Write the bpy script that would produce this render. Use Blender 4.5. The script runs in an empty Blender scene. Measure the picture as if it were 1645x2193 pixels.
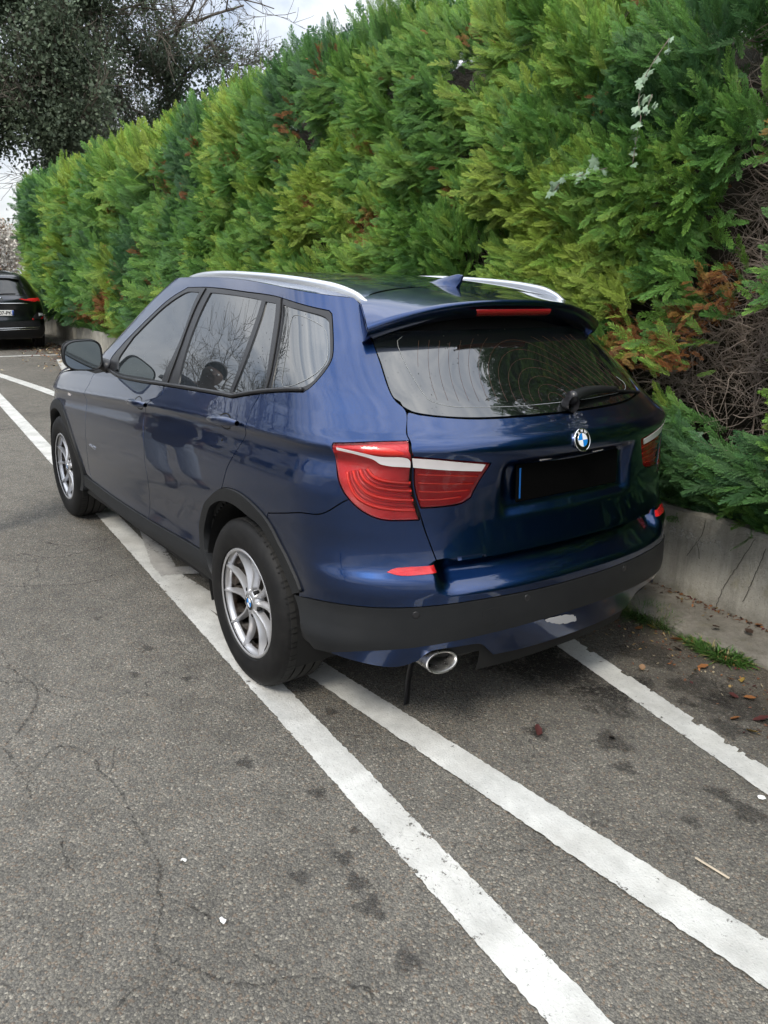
import bpy, math, random
import numpy as np
from mathutils import Matrix, Vector
from mathutils.geometry import delaunay_2d_cdt
S = bpy.context.scene
R = math.radians
# ------------------------------------------------------------------ camera
cd = bpy.data.cameras.new('camera'); cam = bpy.data.objects.new('camera', cd); S.collection.objects.link(cam)
cd.sensor_fit = 'HORIZONTAL'; cd.sensor_width = 36.0; cd.lens = 1658.11 / 1645 * 36.0
cd.clip_start = .02; cd.clip_end = 2000
CAM = (-2.686, 2.178, 1.625)
YAW, PITCH, ROLL = R(-35.964), R(16.732), R(1.125)
_f = Vector((math.cos(YAW) * math.cos(PITCH), math.sin(YAW) * math.cos(PITCH), -math.sin(PITCH)))
_r = Vector((math.sin(YAW), -math.cos(YAW), 0)); _u = _r.cross(_f)
_r2 = _r * math.cos(ROLL) + _u * math.sin(ROLL); _u2 = -_r * math.sin(ROLL) + _u * math.cos(ROLL)
cam.matrix_world = Matrix(((_r2.x, _u2.x, -_f.x, CAM[0]), (_r2.y, _u2.y, -_f.y, CAM[1]), (_r2.z, _u2.z, -_f.z, CAM[2]), (0, 0, 0, 1)))
S.camera = cam
# ------------------------------------------------------------------ sky, sun, exposure
SUN_EL, SUN_AZ = R(48), R(118)      # azimuth measured from +X towards +Y
wd = bpy.data.worlds.new('World'); S.world = wd; wd.use_nodes = True
nt = wd.node_tree; nt.nodes.clear()
def wn(t, **k):
    n = nt.nodes.new(t)
    for a, b in k.items(): setattr(n, a, b)
    return n
wo = wn('ShaderNodeOutputWorld'); bg = wn('ShaderNodeBackground'); bg.inputs['Strength'].default_value = .1
sky = wn('ShaderNodeTexSky', sky_type='NISHITA', sun_disc=False, sun_elevation=SUN_EL, sun_rotation=R(90) - SUN_AZ)
tc = wn('ShaderNodeTexCoord'); sp = wn('ShaderNodeSeparateXYZ'); nt.links.new(tc.outputs['Generated'], sp.inputs[0])
mp = wn('ShaderNodeMapping'); mp.inputs['Scale'].default_value = (1.0, 1.0, 2.6); nt.links.new(tc.outputs['Generated'], mp.inputs[0])
nz = wn('ShaderNodeTexNoise'); nz.inputs['Scale'].default_value = 2.6; nz.inputs['Detail'].default_value = 7; nz.inputs['Roughness'].default_value = .58; nz.inputs['Distortion'].default_value = .5
nt.links.new(mp.outputs[0], nz.inputs['Vector'])
cr = wn('ShaderNodeValToRGB'); e = cr.color_ramp.elements
e[0].position = .36; e[0].color = (.40, .46, .56, 1); e[1].position = .62; e[1].color = (.97, .985, 1.0, 1)
nt.links.new(nz.outputs['Fac'], cr.inputs[0])
ov = wn('ShaderNodeMapRange'); ov.inputs['From Min'].default_value = 0; ov.inputs['From Max'].default_value = 1      # overcast sky: zenith brighter than horizon
ov.inputs['To Min'].default_value = 6.0; ov.inputs['To Max'].default_value = 22.5; nt.links.new(sp.outputs['Z'], ov.inputs['Value'])
ml = wn('ShaderNodeVectorMath', operation='SCALE'); nt.links.new(cr.outputs[0], ml.inputs[0]); nt.links.new(ov.outputs[0], ml.inputs['Scale'])
mx = wn('ShaderNodeMix', data_type='RGBA'); mx.inputs['Factor'].default_value = .88
nt.links.new(sky.outputs[0], mx.inputs[6]); nt.links.new(ml.outputs[0], mx.inputs[7])
nt.links.new(mx.outputs[2], bg.inputs['Color']); nt.links.new(bg.outputs[0], wo.inputs[0])
sl = bpy.data.lights.new('sun', 'SUN'); sl.energy = 1.5; sl.angle = R(14); sl.color = (1, .93, .82)
so = bpy.data.objects.new('sun', sl); S.collection.objects.link(so)
so.rotation_euler = Vector((-math.cos(SUN_AZ) * math.cos(SUN_EL), -math.sin(SUN_AZ) * math.cos(SUN_EL), -math.sin(SUN_EL))).to_track_quat('-Z', 'Y').to_euler()
so.location = (0, 6, 9)
S.view_settings.view_transform = 'Standard'; S.view_settings.look = 'None'; S.view_settings.exposure = .62; S.view_settings.gamma = 1
S.view_settings.use_curve_mapping = False
S.render.engine = 'CYCLES'; S.cycles.max_bounces = 5; S.cycles.diffuse_bounces = 2; S.cycles.glossy_bounces = 4; S.cycles.transparent_max_bounces = 12; S.cycles.caustics_reflective = False; S.cycles.caustics_refractive = False
S.cycles.use_adaptive_sampling = True; S.cycles.adaptive_threshold = .035; S.cycles.use_denoising = True; S.cycles.sample_clamp_indirect = 6

# ------------------------------------------------------------------ helpers
rng = np.random.default_rng(7)
def link(o, parent=None):
    S.collection.objects.link(o)
    if parent is not None: o.parent = parent
    return o
def tag(o, label=None, cat=None, group=None, kind=None):
    if label: o['label'] = label
    if cat: o['category'] = cat
    if group: o['group'] = group
    if kind: o['kind'] = kind
    return o
def empty(name, loc=(0, 0, 0), label=None, cat=None, group=None):
    o = bpy.data.objects.new(name, None); o.location = loc; o.empty_display_size = .2
    return tag(link(o), label, cat, group)
def mesh(name, V, F, mat, parent=None, smooth=True, N=None, cols=None):
    """one mesh object from vertices and faces; N: custom vertex normals; cols: per-vertex colour"""
    me = bpy.data.meshes.new(name)
    V = np.asarray(V, float)
    me.from_pydata([tuple(v) for v in V] if len(V) < 60000 else V.tolist(), [], F if isinstance(F, list) else np.asarray(F).tolist())
    me.update()
    for m in (mat if isinstance(mat, (list, tuple)) else [mat]): me.materials.append(m)
    if smooth: me.polygons.foreach_set('use_smooth', np.ones(len(me.polygons), bool))
    if N is not None: me.normals_split_custom_set_from_vertices([tuple(n) for n in N])
    if cols is not None:
        a = me.color_attributes.new('col', 'FLOAT_COLOR', 'POINT'); c = np.ones((len(V), 4)); c[:, :3] = cols; a.data.foreach_set('color', c.ravel())
    return link(bpy.data.objects.new(name, me), parent)
class MB:
    """collects pieces that form ONE part"""
    def __init__(s): s.V = []; s.F = []
    def add(s, V, F):
        o = len(s.V); s.V.extend(map(tuple, V)); s.F.extend([tuple(i + o for i in f) for f in F]); return s
    def box(s, c, d, rz=0, M=None, bev=0):
        x, y, z = [v / 2 for v in d]
        if bev:
            b = min(bev, x * .95, y * .95, z * .95); P = []
            for sx in (-1, 1):
                for sy in (-1, 1):
                    for sz in (-1, 1): P += [(sx * x, sy * (y - b), sz * (z - b)), (sx * (x - b), sy * y, sz * (z - b)), (sx * (x - b), sy * (y - b), sz * z)]
            import bmesh
            bm = bmesh.new(); [bm.verts.new(p) for p in P]; r = bmesh.ops.convex_hull(bm, input=bm.verts); bm.verts.index_update(); bm.faces.ensure_lookup_table()
            V = np.array([v.co[:] for v in bm.verts]); F = [tuple(v.index for v in f.verts) for f in bm.faces]; bm.free()
        else:
            V = np.array([(i, j, k) for i in (-x, x) for j in (-y, y) for k in (-z, z)])
            F = [(0, 1, 3, 2), (4, 6, 7, 5), (0, 4, 5, 1), (2, 3, 7, 6), (0, 2, 6, 4), (1, 5, 7, 3)]
        if rz: V = V @ np.array([[math.cos(rz), math.sin(rz), 0], [-math.sin(rz), math.cos(rz), 0], [0, 0, 1]])
        if M is not None: V = V @ np.array(M).T
        return s.add(V + np.array(c), F)
    def tube(s, P, r, n=8, cap=True):
        P = np.asarray(P, float); r = np.broadcast_to(np.asarray(r, float), (len(P),)); V = []; F = []
        T = np.gradient(P, axis=0); T /= np.linalg.norm(T, axis=1, keepdims=True) + 1e-12
        a = np.cross(T[0], (0, 0, 1.));
        if np.linalg.norm(a) < 1e-3: a = np.cross(T[0], (0, 1., 0))
        for i in range(len(P)):
            a = a - T[i] * (a @ T[i]); a /= np.linalg.norm(a); b = np.cross(T[i], a)
            for k in range(n):
                t = 2 * math.pi * k / n; V.append(P[i] + r[i] * (a * math.cos(t) + b * math.sin(t)))
        for i in range(len(P) - 1):
            for k in range(n): F.append((i * n + k, i * n + (k + 1) % n, (i + 1) * n + (k + 1) % n, (i + 1) * n + k))
        if cap: F.append(tuple(range(n))[::-1]); F.append(tuple((len(P) - 1) * n + k for k in range(n)))
        return s.add(V, F)
    def lathe(s, prof, n=48, axis='y', c=(0, 0, 0), close=False):
        """prof: list of (r, h) turned about the axis"""
        V = []; F = []; m = len(prof)
        for k in range(n):
            t = 2 * math.pi * k / n
            for r, h in prof:
                V.append((r * math.cos(t), h, r * math.sin(t)) if axis == 'y' else (h, r * math.cos(t), r * math.sin(t)) if axis == 'x' else (r * math.cos(t), r * math.sin(t), h))
        for k in range(n):
            for j in range(m - 1 + (1 if close else 0)):
                a = k * m + j; b = k * m + (j + 1) % m; c2 = ((k + 1) % n) * m + (j + 1) % m; d = ((k + 1) % n) * m + j
                F.append((a, b, c2, d) if axis != 'y' else (a, d, c2, b))
        return s.add(np.array(V) + np.array(c), F)
    def grid(s, G):
        """G: (n, m, 3)"""
        n, m = G.shape[:2]; I = np.arange(n * m).reshape(n, m)
        return s.add(G.reshape(-1, 3), [tuple(q) for q in np.stack([I[:-1, :-1], I[1:, :-1], I[1:, 1:], I[:-1, 1:]], -1).reshape(-1, 4).tolist()])
    def build(s, name, mat, parent=None, smooth=True, edge=None, cols=None):
        o = mesh(name, s.V, s.F, mat, parent, smooth, cols=cols)
        if edge:
            try: o.data.set_sharp_from_angle(angle=R(edge))
            except Exception: pass
        return o
def catmull(P, step=.012, closed=False, metric=None):
    P = np.asarray(P, float); n = len(P)
    if n < 3: 
        L = np.linalg.norm(P[1] - P[0]); k = max(1, int(L / step)); return P[0] + (P[1] - P[0]) * np.linspace(0, 1, k + 1)[:, None]
    out = []
    for i in range(n - 1 if not closed else n):
        p1 = P[i]; p2 = P[(i + 1) % n]
        p0 = P[i - 1] if (i > 0 or closed) else 2 * p1 - p2
        p3 = P[(i + 2) % n] if (i + 2 < n or closed) else 2 * p2 - p1
        # centripetal
        def tj(a, b): return max(np.linalg.norm(b - a), 1e-6) ** .5
        t0 = 0; t1 = t0 + tj(p0, p1); t2 = t1 + tj(p1, p2); t3 = t2 + tj(p2, p3)
        k = max(1, int(np.linalg.norm(p2 - p1) / step))
        t = np.linspace(t1, t2, k + 1)[:-1, None]
        A1 = (t1 - t) / (t1 - t0) * p0 + (t - t0) / (t1 - t0) * p1; A2 = (t2 - t) / (t2 - t1) * p1 + (t - t1) / (t2 - t1) * p2; A3 = (t3 - t) / (t3 - t2) * p2 + (t - t2) / (t3 - t2) * p3
        B1 = (t2 - t) / (t2 - t0) * A1 + (t - t0) / (t2 - t0) * A2; B2 = (t3 - t) / (t3 - t1) * A2 + (t - t1) / (t3 - t1) * A3
        out.append((t2 - t) / (t2 - t1) * B1 + (t - t1) / (t2 - t1) * B2)
    out = np.concatenate(out)
    return out if closed else np.vstack([out, P[-1]])
def inpoly(pts, poly):
    x, y = pts[:, 0], pts[:, 1]; r = np.zeros(len(pts), bool)
    a = poly; b = np.roll(poly, -1, 0)
    for (x1, y1), (x2, y2) in zip(a, b):
        if y1 == y2: continue
        c = ((y1 > y) != (y2 > y)) & (x < (x2 - x1) * (y - y1) / (y2 - y1) + x1); r ^= c
    return r
def bdist(pts, poly):
    d = np.full(len(pts), 9.)
    a = poly; b = np.roll(poly, -1, 0)
    for p, q in zip(a, b):
        e = q - p; l = e @ e
        if l < 1e-14: continue
        t = np.clip(((pts - p) @ e) / l, 0, 1)[:, None]; d = np.minimum(d, np.linalg.norm(pts - p - t * e, axis=1))
    return d
# ---- materials
def material(name, base=(.5, .5, .5), rough=.5, metal=0., **k):
    m = bpy.data.materials.new(name); m.use_nodes = True; b = m.node_tree.nodes['Principled BSDF']
    b.inputs['Base Color'].default_value = (*base, 1); b.inputs['Roughness'].default_value = rough; b.inputs['Metallic'].default_value = metal
    for a, v in k.items(): b.inputs[a.replace('_', ' ')].default_value = v
    return m
class Nodes:
    def __init__(s, m): s.t = m.node_tree; s.b = s.t.nodes['Principled BSDF']; s.out = s.t.nodes['Material Output']
    def n(s, ty, ins=None, **k):
        x = s.t.nodes.new(ty)
        for a, v in k.items(): setattr(x, a, v)
        for a, v in (ins or {}).items():
            if isinstance(v, bpy.types.NodeSocket): s.t.links.new(v, x.inputs[a])
            else: x.inputs[a].default_value = v
        return x
    def l(s, a, b): s.t.links.new(a, b)
    def noise(s, vec, scale, detail=4, rough=.55, dist=0.): return s.n('ShaderNodeTexNoise', {'Vector': vec, 'Scale': scale, 'Detail': detail, 'Roughness': rough, 'Distortion': dist}).outputs['Fac']
    def ramp(s, fac, *stops):
        r = s.n('ShaderNodeValToRGB', {0: fac}); el = r.color_ramp.elements
        while len(el) < len(stops): el.new(.5)
        for q, (p, c) in zip(el, stops): q.position = p; q.color = (*c, 1) if not isinstance(c, (int, float)) else (c, c, c, 1)
        return r.outputs[0]
    def mix(s, f, a, b, mode='MIX'):
        x = s.n('ShaderNodeMix', {0: f, 6: a, 7: b}, data_type='RGBA', blend_type=mode); return x.outputs[2]
    def math(s, op, a, b=0., clamp=False): return s.n('ShaderNodeMath', {0: a, 1: b}, operation=op, use_clamp=clamp).outputs[0]
    def pos(s): return s.n('ShaderNodeNewGeometry').outputs['Position']
    def bump(s, h, dist=.01, st=1.): return s.n('ShaderNodeBump', {'Height': h, 'Distance': dist, 'Strength': st}).outputs[0]
C4 = lambda *c: (c[0], c[1], c[2], 1)

# ------------------------------------------------------------------ ground
def asphalt_mat():
    m = material('asphalt', (.1, .1, .1), .85); n = Nodes(m); p = n.pos()
    v = n.n('ShaderNodeTexVoronoi', {'Vector': p, 'Scale': 150.}, feature='F1'); cell = v.outputs['Color']; d = v.outputs['Distance']
    sep = n.n('ShaderNodeSeparateColor', {0: cell})
    stone = n.ramp(sep.outputs[0], (0, (.074, .072, .070)), (.35, (.115, .110, .102)), (.62, (.145, .138, .125)), (.84, (.190, .176, .152)), (.94, (.28, .26, .22)), (1, (.46, .43, .37)))
    warm = n.mix(n.ramp(sep.outputs[1], (.88, 0), (.9, 1)), stone, n.mix(.5, stone, C4(.24, .15, .09)))
    v2 = n.n('ShaderNodeTexVoronoi', {'Vector': p, 'Scale': 420.}, feature='F1'); s2 = n.n('ShaderNodeSeparateColor', {0: v2.outputs['Color']})
    fine = n.mix(.45, warm, n.ramp(s2.outputs[0], (0, (.075, .072, .068)), (.6, (.135, .130, .120)), (.9, (.20, .19, .168)), (1, (.34, .32, .28))))
    tar = n.ramp(d, (0, 1.), (.55, .96), (.85, .60), (1, .5))
    col = n.mix(1., fine, tar, 'MULTIPLY')
    big = n.noise(p, .9, 6, .62); col = n.mix(1., col, n.ramp(big, (.25, .72), (.5, 1.), (.75, 1.22)), 'MULTIPLY')
    med = n.noise(p, 7., 4, .6); col = n.mix(1., col, n.ramp(med, (.3, .8), (.55, 1.), (.8, 1.12)), 'MULTIPLY')
    # dirt near the wall (soil washed on to the edge of the tarmac)
    sp_ = n.n('ShaderNodeSeparateXYZ', {0: p}); w = n.math('ADD', n.math('MULTIPLY', sp_.outputs[0], .079), sp_.outputs[1])
    w = n.math('ADD', w, n.math('MULTIPLY', n.math('SUBTRACT', n.noise(p, 2.3, 5, .6), .5), 1.1))
    near = n.ramp(n.math('MULTIPLY', w, -1.), (.45, 0), (.95, 1))
    col = n.mix(n.math('MULTIPLY', near, .62), col, n.mix(n.noise(p, 40., 4, .7), C4(.028, .022, .016), C4(.095, .078, .056)))
    col = n.mix(1., col, C4(1.07, 1.055, 1.01), 'MULTIPLY')
    # fine hairline cracking in worn areas
    dv = n.n('ShaderNodeVectorMath', {0: p, 1: n.n('ShaderNodeVectorMath', {0: n.n('ShaderNodeTexNoise', {'Vector': p, 'Scale': 5., 'Detail': 5.}).outputs['Color'], 'Scale': .28}, operation='SCALE').outputs[0]}, operation='ADD').outputs[0]
    ce = n.n('ShaderNodeTexVoronoi', {'Vector': dv, 'Scale': 2.3}, feature='DISTANCE_TO_EDGE').outputs['Distance']
    ck = n.math('MULTIPLY', n.math('MULTIPLY', n.ramp(ce, (.004, 1.), (.014, 0.)), n.ramp(n.noise(p, 1.1, 3), (.50, 0.), (.60, 1.))), n.ramp(n.noise(p, 30., 4, .7), (.40, 0.), (.55, .75)))
    col = n.mix(ck, col, C4(.035, .033, .03))
    n.l(col, n.b.inputs['Base Color'])
    h = n.math('ADD', n.math('MULTIPLY', n.math('SUBTRACT', 1., d), .7), n.math('MULTIPLY', n.noise(p, 60., 3), .8))
    n.l(n.bump(h, .006, .9), n.b.inputs['Normal'])
    n.l(n.ramp(n.noise(p, 30., 3), (.3, .7), (.7, .95)), n.b.inputs['Roughness'])
    n.b.inputs['Specular IOR Level'].default_value = .35
    return m
M_asphalt = asphalt_mat()
g = 600.
o = mesh('ground', [(-g, -g, 0), (g, -g, 0), (g, g, 0), (-g, g, 0)], [(0, 1, 2, 3)], M_asphalt, smooth=False); tag(o, 'grey cracked asphalt of the car park', kind='structure')
def paint_mat(name, worn, tint=(.66, .66, .63)):
    m = material(name, tint, .75); n = Nodes(m); p = n.pos()
    b = n.mix(n.ramp(n.noise(p, 5., 6, .65), (.35, 0.), (.62, 1.)), C4(*[c * .66 for c in tint]), C4(*tint))
    b = n.mix(n.math('MULTIPLY', n.ramp(n.noise(p, 2.1, 5, .7), (.42, 0.), (.72, 1.)), .62), b, C4(.40, .385, .35))
    b = n.mix(n.ramp(n.noise(p, 120., 2, .5), (.62, 0.), (.70, .6)), b, C4(.30, .30, .29))
    n.l(b, n.b.inputs['Base Color'])
    n.l(n.bump(n.noise(p, 130., 3), .004, .6), n.b.inputs['Normal'])
    ed_ = n.math('SUBTRACT', 1., n.n('ShaderNodeVertexColor', layer_name='col').outputs[0])
    hole = n.math('ADD', n.math('MULTIPLY', n.noise(p, 34., 7, .78), n.ramp(n.noise(p, 1.9, 4), (.3, .80), (.7, 1.14))), n.math('MULTIPLY', ed_, .085))
    hole = n.math('MAXIMUM', hole, n.math('MULTIPLY', n.noise(p, 210., 2, .5), n.ramp(n.noise(p, 6., 3), (.45, .75), (.7, 1.02))))
    al = n.ramp(hole, (worn - .015, 0.), (worn + .02, 1.))
    al = n.n('ShaderNodeMath', {0: 1., 1: al}, operation='SUBTRACT').outputs[0]
    n.l(al, n.b.inputs['Alpha'])
    return m
M_line = paint_mat('white road paint', .675); M_line_old = paint_mat('worn road paint', .605, (.46, .45, .43))
LINES = {
 'L1': (.004, M_line, [[(-1.894, 1.077), (-1.805, 1.066), (-1.732, 1.058), (-1.158, 1.013), (-0.375, 0.969), (0.081, 0.924), (0.578, 0.896), (1.403, 0.824), (2.736, 0.748), (4.489, 0.634), (6.0, .56), (9.3, .34), (13., .1)], [(-1.979, 0.954), (-1.887, 0.948), (-1.479, 0.927), (-0.953, 0.899), (-0.271, 0.812), (-0.106, 0.802), (0.52, 0.742), (1.28, 0.687), (2.656, 0.621), (4.65, 0.515), (6., .43), (9.3, .2), (13., -.04)]]),
 'L2': (.008, M_line, [[(-2.18, 0.538), (-2.057, 0.546), (-1.778, 0.583), (-1.078, 0.634), (-0.357, 0.684), (-0.061, 0.71), (0.683, 0.762), (1.325, 0.796)], [(-2.115, 0.402), (-1.984, 0.413), (-1.777, 0.42), (-1.025, 0.505), (-0.44, 0.559), (-0.082, 0.557), (0.895, 0.674), (1.319, 0.694)]]),
 'L3': (.004, M_line, [[(-1.857, -0.129), (-1.665, -0.165), (-1.462, -0.209), (-0.934, -0.326), (-0.48, -0.414), (-0.154, -0.484), (1.6, -.86)], [(-1.786, -0.276), (-1.578, -0.322), (-1.086, -0.412), (-0.487, -0.533), (-0.131, -0.607), (1.6, -.98)]]),
 'wedge': (.006, M_line_old, [[(2.269, 0.612), (1.472, 0.794), (1.351, 0.797)], [(2.001, 0.557), (1.679, 0.632), (1.391, 0.682)]]),
 'tick': (.010, M_line_old, [[(1.31, 0.812), (1.285, 0.707), (1.195, 0.569), (1.0, .25)], [(1.428, 0.782), (1.402, 0.672), (1.32, 0.544), (1.12, .22)]]),
 'far': (.004, M_line, [[(11.9, -0.05), (8.785, -0.344), (7.3, -0.41)], [(11.948, -0.20), (9.194, -0.472), (7.6, -0.56)]]),
 'short': (.004, M_line, [[(13.516, -1.59), (11.505, -1.194), (10.392, -0.967)], [(13.469, -1.72), (11.455, -1.33), (10.34, -1.10)]]),
 'horiz': (.004, M_line, [[(14.413, .3), (14.414, -1.437), (14.316, -2.144)], [(14.56, .3), (14.56, -1.49), (14.46, -2.197)]]),
}
LBL = {'L1': 'long bright white parking line the left wheels stand on', 'L2': 'white line running under the exhaust to the right edge', 'L3': 'white line with chipped edges nearest the concrete kerb',
       'wedge': 'worn old white wedge marking beside the sill', 'tick': 'short worn white cross stroke ahead of the rear wheel', 'far': 'white line meeting the front of the blue car',
       'short': 'short white line in front of the blue bonnet', 'horiz': 'thin white line behind the parked grey car'}
for k, (z, m, (a, b)) in LINES.items():
    if k in ('L1', 'L2', 'L3'):          # painted with a line machine: straight edges, a slight bow at most
        def fit(c):
            c = np.array(c); p_ = np.polyfit(c[:, 0], c[:, 1], 1); x_ = np.linspace(-4.8, c[-1, 0], 60); return np.stack([x_, np.polyval(p_, x_)], 1)
        a, b = fit(a), fit(b)
    a = catmull(a, .02); b = catmull(b, .02); n_ = max(len(a), len(b), int(abs(b[-1][0] - b[0][0]) / .006))
    t = np.linspace(0, 1, n_)
    rs = lambda c: np.stack([np.interp(t, np.linspace(0, 1, len(c)), c[:, i]) for i in (0, 1)], 1)
    # resample by arc length
    def al(c):
        l = np.r_[0, np.cumsum(np.linalg.norm(np.diff(c, axis=0), axis=1))]; q = np.linspace(0, l[-1], n_); return np.stack([np.interp(q, l, c[:, i]) for i in (0, 1)], 1)
    a, b = al(a), al(b); d = b - a; d /= np.linalg.norm(d, axis=1, keepdims=True)
    def jag(amp):
        x = rng.normal(0, 1, n_); x = np.convolve(x, [.25, .5, .25], 'same'); y = np.convolve(rng.normal(0, 1, n_), np.ones(9) / 3, 'same'); return (x * .75 + y * .18) * amp
    a = a + d * jag(.0030)[:, None]; b = b + d * jag(.0030)[:, None]
    if k == 'L3':
        for i in rng.integers(0, n_, 60): w_ = rng.integers(1, 5); b[max(0, i - w_):i + w_] -= d[max(0, i - w_):i + w_] * rng.uniform(.003, .022)
    W_ = np.linspace(0, 1, 7)[None, :, None]
    Gd = a[:, None, :] * (1 - W_) + b[:, None, :] * W_
    Gd = np.concatenate([Gd, np.full(Gd.shape[:2] + (1,), z)], -1)
    ec = np.broadcast_to(np.minimum(1, 3.2 * np.minimum(np.linspace(0, 1, 7), 1 - np.linspace(0, 1, 7)))[None, :], Gd.shape[:2]).reshape(-1, 1) * np.ones(3)
    tag(MB().grid(Gd[:, ::-1] if k in ('tick',) else Gd).build('parking_line', m, smooth=False, cols=ec), LBL[k], kind='structure')
# cracks, oil stains: flat wear lying on the tarmac
M_crack = material('crack', (.022, .021, .02), .95)
M_stain = material('stain', (.03, .028, .027), .55)
def stain_mat():
    n = Nodes(M_stain); p = n.pos(); o_ = n.n('ShaderNodeTexCoord').outputs['UV']
    v = n.n('ShaderNodeVertexColor', layer_name='col').outputs[0]
    f = n.math('MULTIPLY', v, n.ramp(n.noise(p, 45., 6, .7), (.25, .1), (.75, 1.75)))
    n.l(n.math('MULTIPLY', n.ramp(f, (.34, 0.), (.66, 1.)), .38), n.b.inputs['Alpha'])
stain_mat()
def crack_mat():
    n = Nodes(M_crack); p = n.pos(); n.l(n.ramp(n.noise(p, 55., 5, .7), (.38, .06), (.60, .55)), n.b.inputs['Alpha'])
crack_mat()
CR = [[(0.081, 1.861), (-0.096, 1.849), (-0.257, 1.838), (-0.336, 1.848)], [(0.869, 1.718), (0.66, 1.719), (0.458, 1.669), (0.317, 1.691), (0.117, 1.807), (0.05, 1.867)], [(0.453, 1.661), (0.309, 1.614), (0.221, 1.547)], [(-0.121, 1.764), (-0.07, 1.689), (-0.155, 1.624), (-0.322, 1.608), (-0.365, 1.59), (-0.46, 1.582), (-0.568, 1.587), (-0.744, 1.591), (-0.868, 1.594), (-0.922, 1.625), (-0.98, 1.63), (-1.06, 1.667), (-1.117, 1.701), (-1.184, 1.678), (-1.242, 1.642), (-1.329, 1.584), (-1.373, 1.52), (-1.388, 1.464), (-1.427, 1.409), (-1.482, 1.363), (-1.541, 1.323), (-1.609, 1.352)], [(-0.98, 1.63), (-1.028, 1.603), (-1.079, 1.572), (-1.136, 1.57)], [(-0.547, 1.807), (-0.66, 1.816), (-0.702, 1.82), (-0.736, 1.803)], [(-0.898, 1.835), (-0.986, 1.865), (-1.012, 1.878)], [(-1.244, 1.53), (-1.289, 1.514), (-1.34, 1.476)], [(-0.121, 1.764), (-0.182, 1.815), (-0.278, 1.85)], [(-0.176, 1.532), (-0.335, 1.589)], [(-1.238, 1.866), (-1.208, 1.825), (-1.196, 1.776)], [(2.325, 1.238), (2.11, 1.067), (2.152, 0.795)], [(2.159, 1.381), (1.956, 1.215), (2.032, 0.862)], [(1.6, 1.5), (1.45, 1.2), (1.5, 1.0)], [(.47, 1.67), (.62, 1.9), (.6, 2.2)]]
mb = MB()
for c in CR:
    c = catmull(c, .012); c = c + np.cumsum(rng.normal(0, .0012, c.shape), 0) + rng.normal(0, .0028, c.shape); d = np.gradient(c, axis=0); d = np.stack([-d[:, 1], d[:, 0]], 1); d /= np.linalg.norm(d, axis=1, keepdims=True) + 1e-9
    w = np.clip(rng.normal(.0034, .0022, len(c)), .0012, .008) * np.minimum(1, np.minimum(np.arange(len(c)), np.arange(len(c))[::-1]) / 4 + .15)
    z0 = np.full((len(c), 1), .003)
    mb.grid(np.stack([np.hstack([c - d * w[:, None], z0]), np.hstack([c + d * w[:, None], z0])], 1))
tag(mb.build('asphalt_cracks', M_crack, smooth=False), 'dark branching cracks in the asphalt at lower left', kind='structure')
ST = [(0.512, 1.171, 0.029), (-0.526, 1.188, 0.026), (0.146, 1.13, 0.019), (0.303, 1.295, 0.02), (0.957, 1.26, 0.02), (-1.106, 1.155, 0.024), (-1.213, 1.177, 0.029), (-1.308, 1.196, 0.033), (-1.102, 1.301, 0.023), (-0.41, 0.762, 0.022), (-1.502, 1.217, 0.029), (-0.966, 0.199, 0.039), (-0.969, -0.102, 0.027), (-1.165, 0.013, 0.052), (-1.295, 0.101, 0.03), (-0.70, -0.28, 0.22), (-0.948, -0.474, 0.04), (-1.152, -0.471, 0.029), (-1.357, -0.438, 0.055), (-1.669, -0.03, 0.046), (-1.563, -0.042, 0.032), (-1.593, 0.162, 0.021), (-0.811, 1.066, 0.025), (-1.03, 1.064, 0.014), (-0.52, -0.22, 0.20), (-.95, -.22, .10), (-1.12, -.62, .10), (-1.3, -.62, .12), (-.8, -.7, .10)]
V = []; F = []; Cc = []
for x, y, r in ST:
    r *= 1.6; o_ = len(V); V.append((x, y, .0025)); Cc.append((1, 1, 1))
    for j, f in ((1, .5), (2, 1.)):
        for k in range(20):
            t = k / 20 * 2 * math.pi; q = r * f * (1 + .25 * math.sin(3 * t + x * 40) + .12 * math.sin(7 * t + y * 90)); V.append((x + q * math.cos(t) * 1.25, y + q * math.sin(t), .0025)); Cc.append((.75,) * 3 if j == 1 else (0, 0, 0))
    for k in range(20):
        F.append((o_, o_ + 1 + k, o_ + 1 + (k + 1) % 20)); F.append((o_ + 1 + k, o_ + 21 + k, o_ + 21 + (k + 1) % 20, o_ + 1 + (k + 1) % 20))
tag(mesh('oil_stains', V, F, M_stain, smooth=False, cols=np.array(Cc)), 'dark oil drips and damp stains on the asphalt', kind='structure')
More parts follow.
